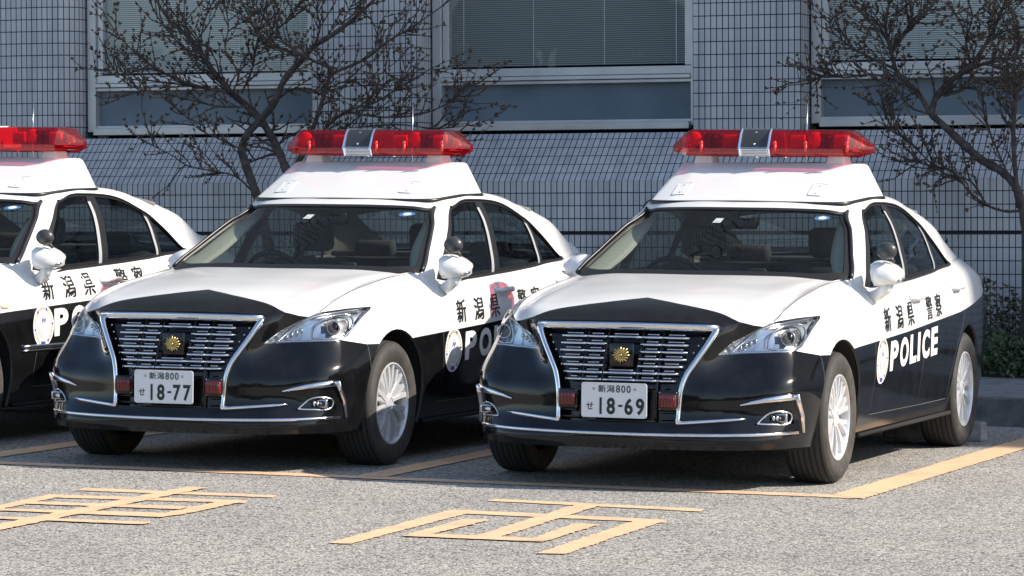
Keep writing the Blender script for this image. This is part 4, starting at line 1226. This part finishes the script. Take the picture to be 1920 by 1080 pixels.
# lower wall with its sloping top, and the upper mass
bm = bmesh.new()
xa, xb = -7.90, 60.0
JZ = 1.125
uvquad(bm, [(xa, 8.40, Z0), (xb, 8.40, Z0), (xb, 8.40, JZ - .012), (xa, 8.40, JZ - .012)], 0, JZ * 0 + .0985 * 3 - (JZ - .012 - Z0) % .0985)
uvquad(bm, [(xa, 8.42, JZ - .012), (xb, 8.42, JZ - .012), (xb, 8.42, JZ + .012), (xa, 8.42, JZ + .012)], 0, 0, 1)
for z in (JZ - .012, JZ + .012): uvquad(bm, [(xa, 8.40, z), (xb, 8.40, z), (xb, 8.42, z), (xa, 8.42, z)], 0, 0, 1)
uvquad(bm, [(xa, 8.40, JZ + .012), (xb, 8.40, JZ + .012), (xb, 8.40, 1.520), (xa, 8.40, 1.520)], 0, .0015)
uvquad(bm, [(xa, 8.40, 1.520), (xb, 8.40, 1.520), (xb, 8.815, 1.897), (xa, 8.815, 1.897)], 0, .0015)
uvquad(bm, [(xa, 8.815, 1.895), (xb, 8.815, 1.895), (xb, 9.3, 1.885), (xa, 9.3, 1.885)], 0, .0, 1)  # ledge coloured near-black to paint the shadow line under the sill
uvquad(bm, [(xa, 8.40, Z0), (xa, 8.40, 1.52), (xa, 8.815, 1.897), (xa, 8.815, Z0)], 0, 0, 0)
obj('sloping_wall_base', bm, [M['tile'], M['recess']], bld, False)
bm = bmesh.new()
uvquad(bm, [(-26, 8.795, ZT), (60, 8.795, ZT), (60, 8.795, H), (-26, 8.795, H)])
uvquad(bm, [(-26, 8.795, ZT), (60, 8.795, ZT), (60, 9.3, ZT), (-26, 9.3, ZT)])
uvquad(bm, [(60, 8.795, -.4), (60, 20, -.4), (60, 20, H), (60, 8.795, H)])
uvquad(bm, [(-26, 8.795, H), (60, 8.795, H), (60, 20, H), (-26, 20, H)], mi=1)
uvquad(bm, [(-26, 20, Z0), (60, 20, Z0), (60, 20, H), (-26, 20, H)])
uvquad(bm, [(-26, 8.8, Z0), (-26, 20, Z0), (-26, 20, H), (-26, 8.8, H)])
obj('upper_wall', bm, [M['tile'], M['concrete']], bld, False)
def pier(x0, x1, zb=1.897, rnd=0.):
    bm = bmesh.new(); yf = 8.80
    if rnd:
        n = 8; pr_ = [(x0, yf)] + [(x1 - rnd + rnd * math.sin(t), yf + rnd - rnd * math.cos(t)) for t in np.linspace(0, math.pi / 2, n)] + [(x1, 9.25)]
    else: pr_ = [(x0, 9.25), (x0, yf), (x1, yf), (x1, 9.25)]
    u = 0
    for a_, b_ in zip(pr_[:-1], pr_[1:]):
        w = math.hypot(b_[0] - a_[0], b_[1] - a_[1])
        uvquad(bm, [(*a_, zb), (*b_, zb), (*b_, ZT), (*a_, ZT)], u, (zb - 1.897) % .0985); u += w
        if not rnd: u = round(u / .0475) * .0475
    return obj('tiled_pier', bm, M['tile'], bld, bool(rnd))
pier(-12.0, -7.92, -.42, .20); pier(-5.79, -4.862); pier(-2.607, -1.748); pier(.55, 1.41); pier(3.7, 4.56); pier(6.9, 7.76); pier(10, 60)
def window(x0, x1, bm_='blind'):
    z0, z1 = 1.955, ZT + .05
    bm = bmesh.new(); fw_ = .075
    # outer frame, transom (stepped), inner sash
    bbox_(bm, x0, x0 + fw_, 9.03, 9.16, z0, z1, 0, .004); bbox_(bm, x1 - fw_, x1, 9.03, 9.16, z0, z1, 0, .004)
    bbox_(bm, x0 + fw_ - .001, x1 - fw_ + .001, 8.98, 9.16, z0 - .028, z0 + .030, 0, .004)
    bbox_(bm, x0 + fw_ - .001, x1 - fw_ + .001, 9.045, 9.16, z0 + .032, z0 + .050, 0)
    bbox_(bm, x0 + fw_ - .001, x1 - fw_ + .001, 9.045, 9.16, 2.292, 2.318, 0, .003)
    bbox_(bm, x0 + fw_ - .001, x1 - fw_ + .001, 9.020, 9.16, 2.322, 2.352, 0, .003)
    bbox_(bm, x0 + fw_ - .001, x1 - fw_ + .001, 9.050, 9.16, 2.356, 2.420, 0, .004)
    bbox_(bm, x0 + fw_ + .003, x0 + fw_ + .055, 9.060, 9.155, 2.424, z1, 0, .004); bbox_(bm, x1 - fw_ - .055, x1 - fw_ - .003, 9.060, 9.155, 2.424, z1, 0, .004)
    w = obj('window', bm, M['alum'], bld, False)
    bm = bmesh.new()
    xi0, xi1 = x0 + fw_, x1 - fw_
    uvquad(bm, [(xi0, 9.10, 2.415), (xi1, 9.10, 2.415), (xi1, 9.10, z1), (xi0, 9.10, z1)])
    obj('pane', bm, M['winglass'], w, False)
    bm = bmesh.new(); uvquad(bm, [(xi0, 9.11, 2.0), (xi1, 9.11, 2.0), (xi1, 9.11, 2.30), (xi0, 9.11, 2.30)])
    obj('lower_pane', bm, M['spandrel'], w, False)
    bm = bmesh.new(); bbox_(bm, xi0 + .02, xi1 - .02, 9.150, 9.154, 2.44, z1)
    k = int((xi1 - xi0) / .43)
    for i in range(k):
        xx = xi0 + .15 + i * (xi1 - xi0 - .3) / max(k - 1, 1); bbox_(bm, xx - .004, xx + .004, 9.144, 9.149, 2.44, z1, 1)
    obj('blind', bm, [M[bm_], M['alum']], w, False)
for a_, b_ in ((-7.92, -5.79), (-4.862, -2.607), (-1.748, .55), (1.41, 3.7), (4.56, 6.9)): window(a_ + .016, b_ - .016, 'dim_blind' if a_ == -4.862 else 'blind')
bm = bmesh.new(); bbox_(bm, -8, 10, 9.60, 9.62, 1.9, ZT); obj('room_backing', bm, M['recess'], bld, False)

# --- wheel stops behind the rear wheels
M['stop'] = mat('precast_concrete', (.30, .29, .28), .85); noise_col(M['stop'], (.20, .195, .19), (.34, .33, .32), 14, 5)
def wheel_stop(x, y):
    bm = bmesh.new()
    prism(bm, [(x - .30, y - .075, 0), (x - .30, y - .05, .115), (x - .30, y + .05, .115), (x - .30, y + .075, 0)], (.60, 0, 0))
    bmesh.ops.bevel(bm, geom=bm.edges[:], offset=.012, segments=2, affect='EDGES', profile=.5)
    return obj('wheel_stop', bm, M['stop'], None, False)

# --- trees
M['bark'] = mat('bark', (.09, .075, .06), .9); noise_col(M['bark'], (.045, .034, .030), (.10, .080, .07), 18, 6)
M['bud'] = mat('bud', (.075, .055, .035), .8); noise_col(M['bud'], (.065, .036, .026), (.15, .11, .07), 30, 2)
CM = camo.matrix_world
def at(px, py, y):
    d = (fw + r2 * ((px - 960) / 6619.687) - u2 * ((py - 540) / 6619.687)); c = CM.translation
    return c + d * ((y - c.y) / d.y)
def tree(label, limbs, y0, seed, ntw, ext):
    rnd = random.Random(seed); root = empty('bare_tree', at(*limbs[0][0][0], y0)); root.location.z = .15
    tag(root, label, 'tree', 'bare trees in bud before the office wall')
    o = root.location.copy(); bt = bmesh.new(); bl_ = bmesh.new(); bud = bmesh.new(); paths = []
    for li, (pts, r0, r1) in enumerate(limbs):
        P3 = []; dep = 0
        if li > 0:
            s = at(*pts[0], y0); near = min(((q - s).length, q) for path in paths for q in path[0])[1] if paths else s
            dep = near.y - y0
            if li > 0: dd = rnd.uniform(-.55, .55)
        else: dd = 0
        n = len(pts)
        for i, p in enumerate(pts):
            jx = rnd.uniform(-3, 3) if 0 < i < n - 1 else 0
            P3.append(tuple(at(p[0] + jx, p[1] + jx * .5, y0 + dep + dd * i / max(n - 1, 1))))
        path = [Vector(p) for p in hermite(np.array(P3), 5, 0)]; k = len(path)
        rr_ = [.74 * (r0 + (r1 - r0) * i / (k - 1)) for i in range(k)]
        if li == 0:
            path.insert(0, Vector((o.x, o.y, .12))); rr_.insert(0, r0 * 1.35)
        tube(bt if r0 > .02 else bl_, [p - o for p in path], [r * rnd.uniform(.88, 1.12) for r in rr_], 8 if r0 > .02 else 6)
        paths.append((path, rr_))
    def addbud(p, d, s):
        d = d.normalized(); u_ = d.orthogonal().normalized(); w_ = d.cross(u_)
        a0 = p - d * s * .3; a1 = p + d * s * 1.3; m = p + d * s * .3
        q = [m + (u_ * math.cos(t) + w_ * math.sin(t)) * s * .42 for t in (0, 2.1, 4.2)]
        V = [bud.verts.new(v - o) for v in (a0, *q, a1)]
        for i in range(3): bud.faces.new((V[0], V[1 + i], V[1 + (i + 1) % 3])); bud.faces.new((V[1 + i], V[4], V[1 + (i + 1) % 3]))
    def twig(p, d, ln, r, depth):
        n = max(3, int(ln / .05)); pts = [p]; c = p.copy(); d = d.normalized()
        for i in range(n):
            d = (d + Vector((rnd.gauss(0, .16), rnd.gauss(0, .16), rnd.gauss(.05, .16)))).normalized(); c = c + d * ln / n; pts.append(c.copy())
        tube(bl_, [q - o for q in pts], [r * (1 - .65 * i / n) for i in range(n + 1)], 4, caps=False)
        for i in range(1, n + 1):
            dd_ = (pts[i] - pts[i - 1]).normalized()
            for _ in range(rnd.choice((0, 1, 2, 3))):
                sd = Vector((rnd.gauss(0, 1), rnd.gauss(0, 1), rnd.gauss(.4, .8))); sd = (sd - dd_ * sd.dot(dd_) * .6).normalized()
                if rnd.random() < .8: addbud(pts[i] + sd * .003, (sd * .8 + dd_ * 1.0), rnd.uniform(.015, .029))
            if depth > 0 and rnd.random() < .30 and i < n:
                sd = Vector((rnd.gauss(0, 1), rnd.gauss(0, .8), rnd.gauss(.3, .7))); sd = (sd - dd_ * sd.dot(dd_) * .7).normalized()
                twig(pts[i], sd + dd_ * .6, ln * rnd.uniform(.35, .65), r * .7, depth - 1)
        for _ in range(2): addbud(pts[-1], d + Vector((rnd.gauss(0, .5), rnd.gauss(0, .5), rnd.gauss(0, .5))), rnd.uniform(.015, .028))
    tot = [(path, rr_, sum((b_ - a_).length for a_, b_ in zip(path[:-1], path[1:]))) for path, rr_ in paths[1:]]
    S_ = sum(t[2] for t in tot)
    for path, rr_, ln in tot:
        for _ in range(max(3, int(ntw * ln / S_))):
            i = rnd.randrange(len(path) // 8, len(path)); p = path[i]; t = (path[min(i + 1, len(path) - 1)] - path[i - 1]).normalized()
            sd = Vector((rnd.gauss(0, 1), rnd.gauss(0, .9), rnd.gauss(.35, .8))); sd = (sd - t * sd.dot(t)).normalized()
            twig(p, sd * .8 + t * rnd.uniform(.4, 1.4), rnd.uniform(*ext), max(.0062, rr_[i] * .36), 1)
        twig(path[-1], path[-1] - path[-3], rnd.uniform(*ext), rr_[-1], 1)
    # buds also sit straight on the limbs
    for path, rr_, ln in tot:
        for i in range(2, len(path)):
            if rnd.random() < .5: addbud(path[i] + Vector((rnd.gauss(0, 1), rnd.gauss(0, 1), rnd.gauss(0, 1))).normalized() * rr_[i], Vector((rnd.gauss(0, 1), rnd.gauss(0, 1), 1)), rnd.uniform(.012, .02))
    obj('trunk', bt, M['bark'], root); obj('branches', bl_, M['bark'], root); obj('buds', bud, M['bud'], root, False)
    return root
def hp(L_, ox=0): return [(ox + x / 2, y / 2) for x, y in L_]
T1 = [
 ([(1010, 940), (985, 800), (965, 740), (945, 680), (918, 610), (905, 555), (930, 510), (975, 460), (1020, 390), (1070, 300), (1130, 230), (1180, 170)], .055, .030),
 ([(1160, 800), (1080, 640), (1030, 540), (985, 460), (930, 400), (870, 350), (800, 270), (750, 200), (700, 130), (640, 80), (590, 0), (560, -60)], .052, .012),
 ([(1180, 170), (1280, 110), (1340, 60), (1400, 0), (1450, -60)], .030, .012),
 ([(905, 350), (940, 260), (960, 180), (990, 60), (1010, -40)], .014, .007),
 ([(870, 350), (780, 330), (650, 290), (560, 240), (500, 190), (430, 120)], .016, .005),
 ([(850, 340), (700, 320), (560, 300), (470, 290), (400, 240)], .012, .004),
 ([(930, 400), (830, 400), (700, 370), (600, 350), (520, 330)], .012, .004),
 ([(1100, 640), (1180, 470), (1230, 300), (1240, 260), (1180, 230), (1090, 180), (1010, 100), (960, 20)], .026, .007),
 ([(1130, 230), (1080, 190), (1000, 170), (930, 60), (890, -30)], .018, .006),
 ([(1235, 280), (1380, 210), (1450, 160), (1550, 100), (1690, 0)], .018, .005),
 ([(1100, 640), (1200, 500), (1300, 420), (1400, 390), (1500, 330), (1610, 260)], .020, .005),
 ([(1300, 420), (1450, 440), (1600, 420), (1700, 370), (1780, 310)], .012, .004),
 ([(1200, 500), (1350, 480), (1500, 470), (1640, 480), (1760, 470)], .012, .004),
 ([(950, 720), (880, 660), (800, 640), (700, 620), (640, 580), (560, 540)], .010, .004),
 ([(905, 560), (820, 520), (740, 480), (690, 430)], .010, .004),
 ([(750, 200), (690, 180), (640, 130), (590, 60), (550, -20)], .012, .005),
 ([(800, 270), (760, 180), (760, 90), (800, 0)], .012, .005),
 ([(1180, 170), (1200, 100), (1190, 40), (1230, -40)], .014, .006),
 ([(1280, 110), (1290, 60), (1330, 0)], .010, .005),
 ([(1020, 390), (1100, 330), (1200, 340), (1300, 300), (1400, 290), (1500, 220)], .012, .004),
 ([(870, 350), (900, 280), (850, 200), (860, 100), (840, 0)], .012, .005),
 ([(960, 180), (1040, 120), (1090, 60), (1100, -30)], .009, .004),
]
T2 = [
 ([(1935, 1000), (1925, 860), (1905, 760), (1880, 690), (1830, 640), (1760, 600), (1690, 540), (1620, 470), (1572, 430)], .047, .034),
 ([(1572, 430), (1590, 370), (1650, 300), (1720, 240), (1780, 160), (1830, 60), (1870, -40)], .034, .012),
 ([(1572, 430), (1520, 350), (1440, 260), (1420, 200), (1400, 100), (1425, -30)], .030, .012),
 ([(1440, 260), (1330, 210), (1250, 160), (1200, 110), (1190, 60)], .016, .004),
 ([(1420, 200), (1480, 110), (1560, 40), (1620, -40)], .022, .010),
 ([(1500, 330), (1350, 280), (1240, 290), (1170, 280), (1140, 310)], .012, .004),
 ([(1650, 300), (1750, 250), (1850, 220), (1960, 190)], .020, .008),
 ([(1900, 780), (1885, 500), (1892, 350), (1880, 280), (1910, 150)], .026, .010),
 ([(1910, 790), (1850, 790), (1780, 770), (1700, 700), (1650, 640), (1560, 620), (1500, 600)], .014, .004),
 ([(1780, 770), (1720, 680), (1620, 650), (1520, 560), (1420, 470), (1385, 380)], .011, .004),
 ([(1870, 680), (1820, 560), (1770, 440), (1760, 360)], .010, .004),
 ([(1440, 260), (1390, 130), (1330, 70), (1290, 20), (1250, -40)], .014, .005),
 ([(1720, 240), (1700, 150), (1720, 60), (1700, -30)], .014, .006),
 ([(1780, 160), (1850, 120), (1930, 100)], .012, .006),
 ([(1620, 360), (1690, 340), (1760, 300), (1820, 330), (1900, 330)], .012, .005),
 ([(1480, 110), (1500, 50), (1480, -30)], .012, .006),
 ([(1572, 430), (1490, 400), (1440, 340), (1380, 300)], .010, .004),
]
tree('dense bare budding tree with two crossing trunks, behind the light bar of car 18-77', [(hp(p), a_, b_) for p, a_, b_ in T1], 7.55, 3, 390, (.14, .42))
tree('bare budding tree with one leaning trunk, behind the right-hand end of the car row', [(hp(p, 960), a_, b_) for p, a_, b_ in T2], 7.65, 5, 300, (.14, .42))

# --- shrubs at the wall foot
M['leaf'] = mat('leaf', (.05, .09, .025), .55); noise_col(M['leaf'], (.018, .034, .012), (.055, .085, .025), 25, 3)
M['leafb'] = mat('dry_leaf', (.06, .05, .03), .6); noise_col(M['leafb'], (.035, .035, .02), (.09, .085, .045), 20, 3)
def shrub(label, x, y, rx, hgt, n, seed, mt):
    rnd = random.Random(seed); root = empty('shrub', (x, y, .17)); tag(root, label, 'shrub', 'shrubs at the foot of the tiled wall')
    bl_ = bmesh.new(); bs = bmesh.new()
    for _ in range(26):
        a_ = rnd.uniform(0, 6.28); q = Vector((rx * .9 * math.cos(a_) * rnd.random(), .35 * math.sin(a_) * rnd.random(), hgt * rnd.uniform(.6, 1.05)))
        tube(bs, [Vector((q.x * .2, q.y * .2, 0)), q * .5 + Vector((rnd.gauss(0, .04), rnd.gauss(0, .04), .05)), q], [.008, .006, .003], 5)
    for _ in range(n):
        while True:
            p = Vector((rnd.uniform(-1, 1), rnd.uniform(-1, 1), rnd.uniform(0, 1)))
            if p.x ** 2 + p.y ** 2 + (p.z * .95) ** 2 < 1 + .25 * math.sin(9 * p.x + seed): break
        c = Vector((p.x * rx, p.y * .38, .02 + p.z * hgt * (1 + .18 * math.sin(7 * p.x + seed))))
        d = Vector((rnd.gauss(0, 1), rnd.gauss(0, 1), rnd.gauss(.4, .6))).normalized(); u_ = d.orthogonal().normalized(); s = rnd.uniform(.016, .034)
        vs = [bl_.verts.new(c + v) for v in (-d * s, u_ * s * .45, d * s, -u_ * s * .45)]; bl_.faces.new(vs)
    obj('stems', bs, M['bark'], root); obj('foliage', bl_, mt, root, False)
shrub('low brownish shrub against the tiled wall, beside the rear of the right-hand car', -.52, 7.9, .55, .80, 2600, 1, M['leafb'])
shrub('low brownish shrub at the frame edge by the leaning tree', .45, 7.9, .55, .72, 2600, 2, M['leafb'])
shrub('bright green low shrub just behind the kerb path', .28, 7.45, .62, .26, 2400, 4, M['leaf'])

# --- trees across the road behind the camera, seen mirrored in panes and paint
M['far'] = mat('far_foliage', (.05, .07, .03), .8); noise_col(M['far'], (.012, .02, .010), (.045, .06, .022), .5, 5)
rnd = random.Random(11); bm = bmesh.new()
for _ in range(22000):
    x = rnd.uniform(-60, 60); hh = 5.2 + 2.2 * math.sin(x * .23) + 1.3 * math.sin(x * .71 + 1) + .8 * math.sin(x * 1.9)
    c = Vector((x, rnd.uniform(-52, -47), hh * math.sqrt(rnd.random()))); d = Vector((rnd.gauss(0, 1), rnd.gauss(0, 1), rnd.gauss(0, 1))).normalized(); u_ = d.orthogonal().normalized(); s = rnd.uniform(.25, .6)
    bm.faces.new([bm.verts.new(c + v) for v in (-d * s, u_ * s * .6, d * s, -u_ * s * .6)])
tag(obj('treeline', bm, M['far'], None, False), 'line of trees across the road, mirrored in the window panes', 'trees', kind='stuff')

# --- the cars
carB = build_car('black and white patrol car with plate 18-69, nearest to the orange bay corner', '18-69')
carA = build_car('black and white patrol car with plate 18-77, parked in the middle of the row', '18-77')
carA.location = (-2.441, .083, -.0093); carA.rotation_euler = (0, -.0021, -.01748)
carC = build_car('older patrol car with side moulding strip, its front cut off by the picture edge', '18-52', True)
carC.location = (-4.935, .10, .0); carC.rotation_euler = (0, 0, -.012)
for (cx, cy, nm) in ((0, 3.32, 'plate 18-69'), (-2.40, 3.38, 'plate 18-77'), (-4.85, 3.42, 'older car')):
    for sg in (1, -1):
        w = wheel_stop(cx + sg * .60, cy)
        tag(w, 'precast concrete wheel stop behind the %s rear wheel of the car with %s' % ('left' if sg < 0 else 'right', nm), 'wheel stop', 'wheel stops behind the parked cars')
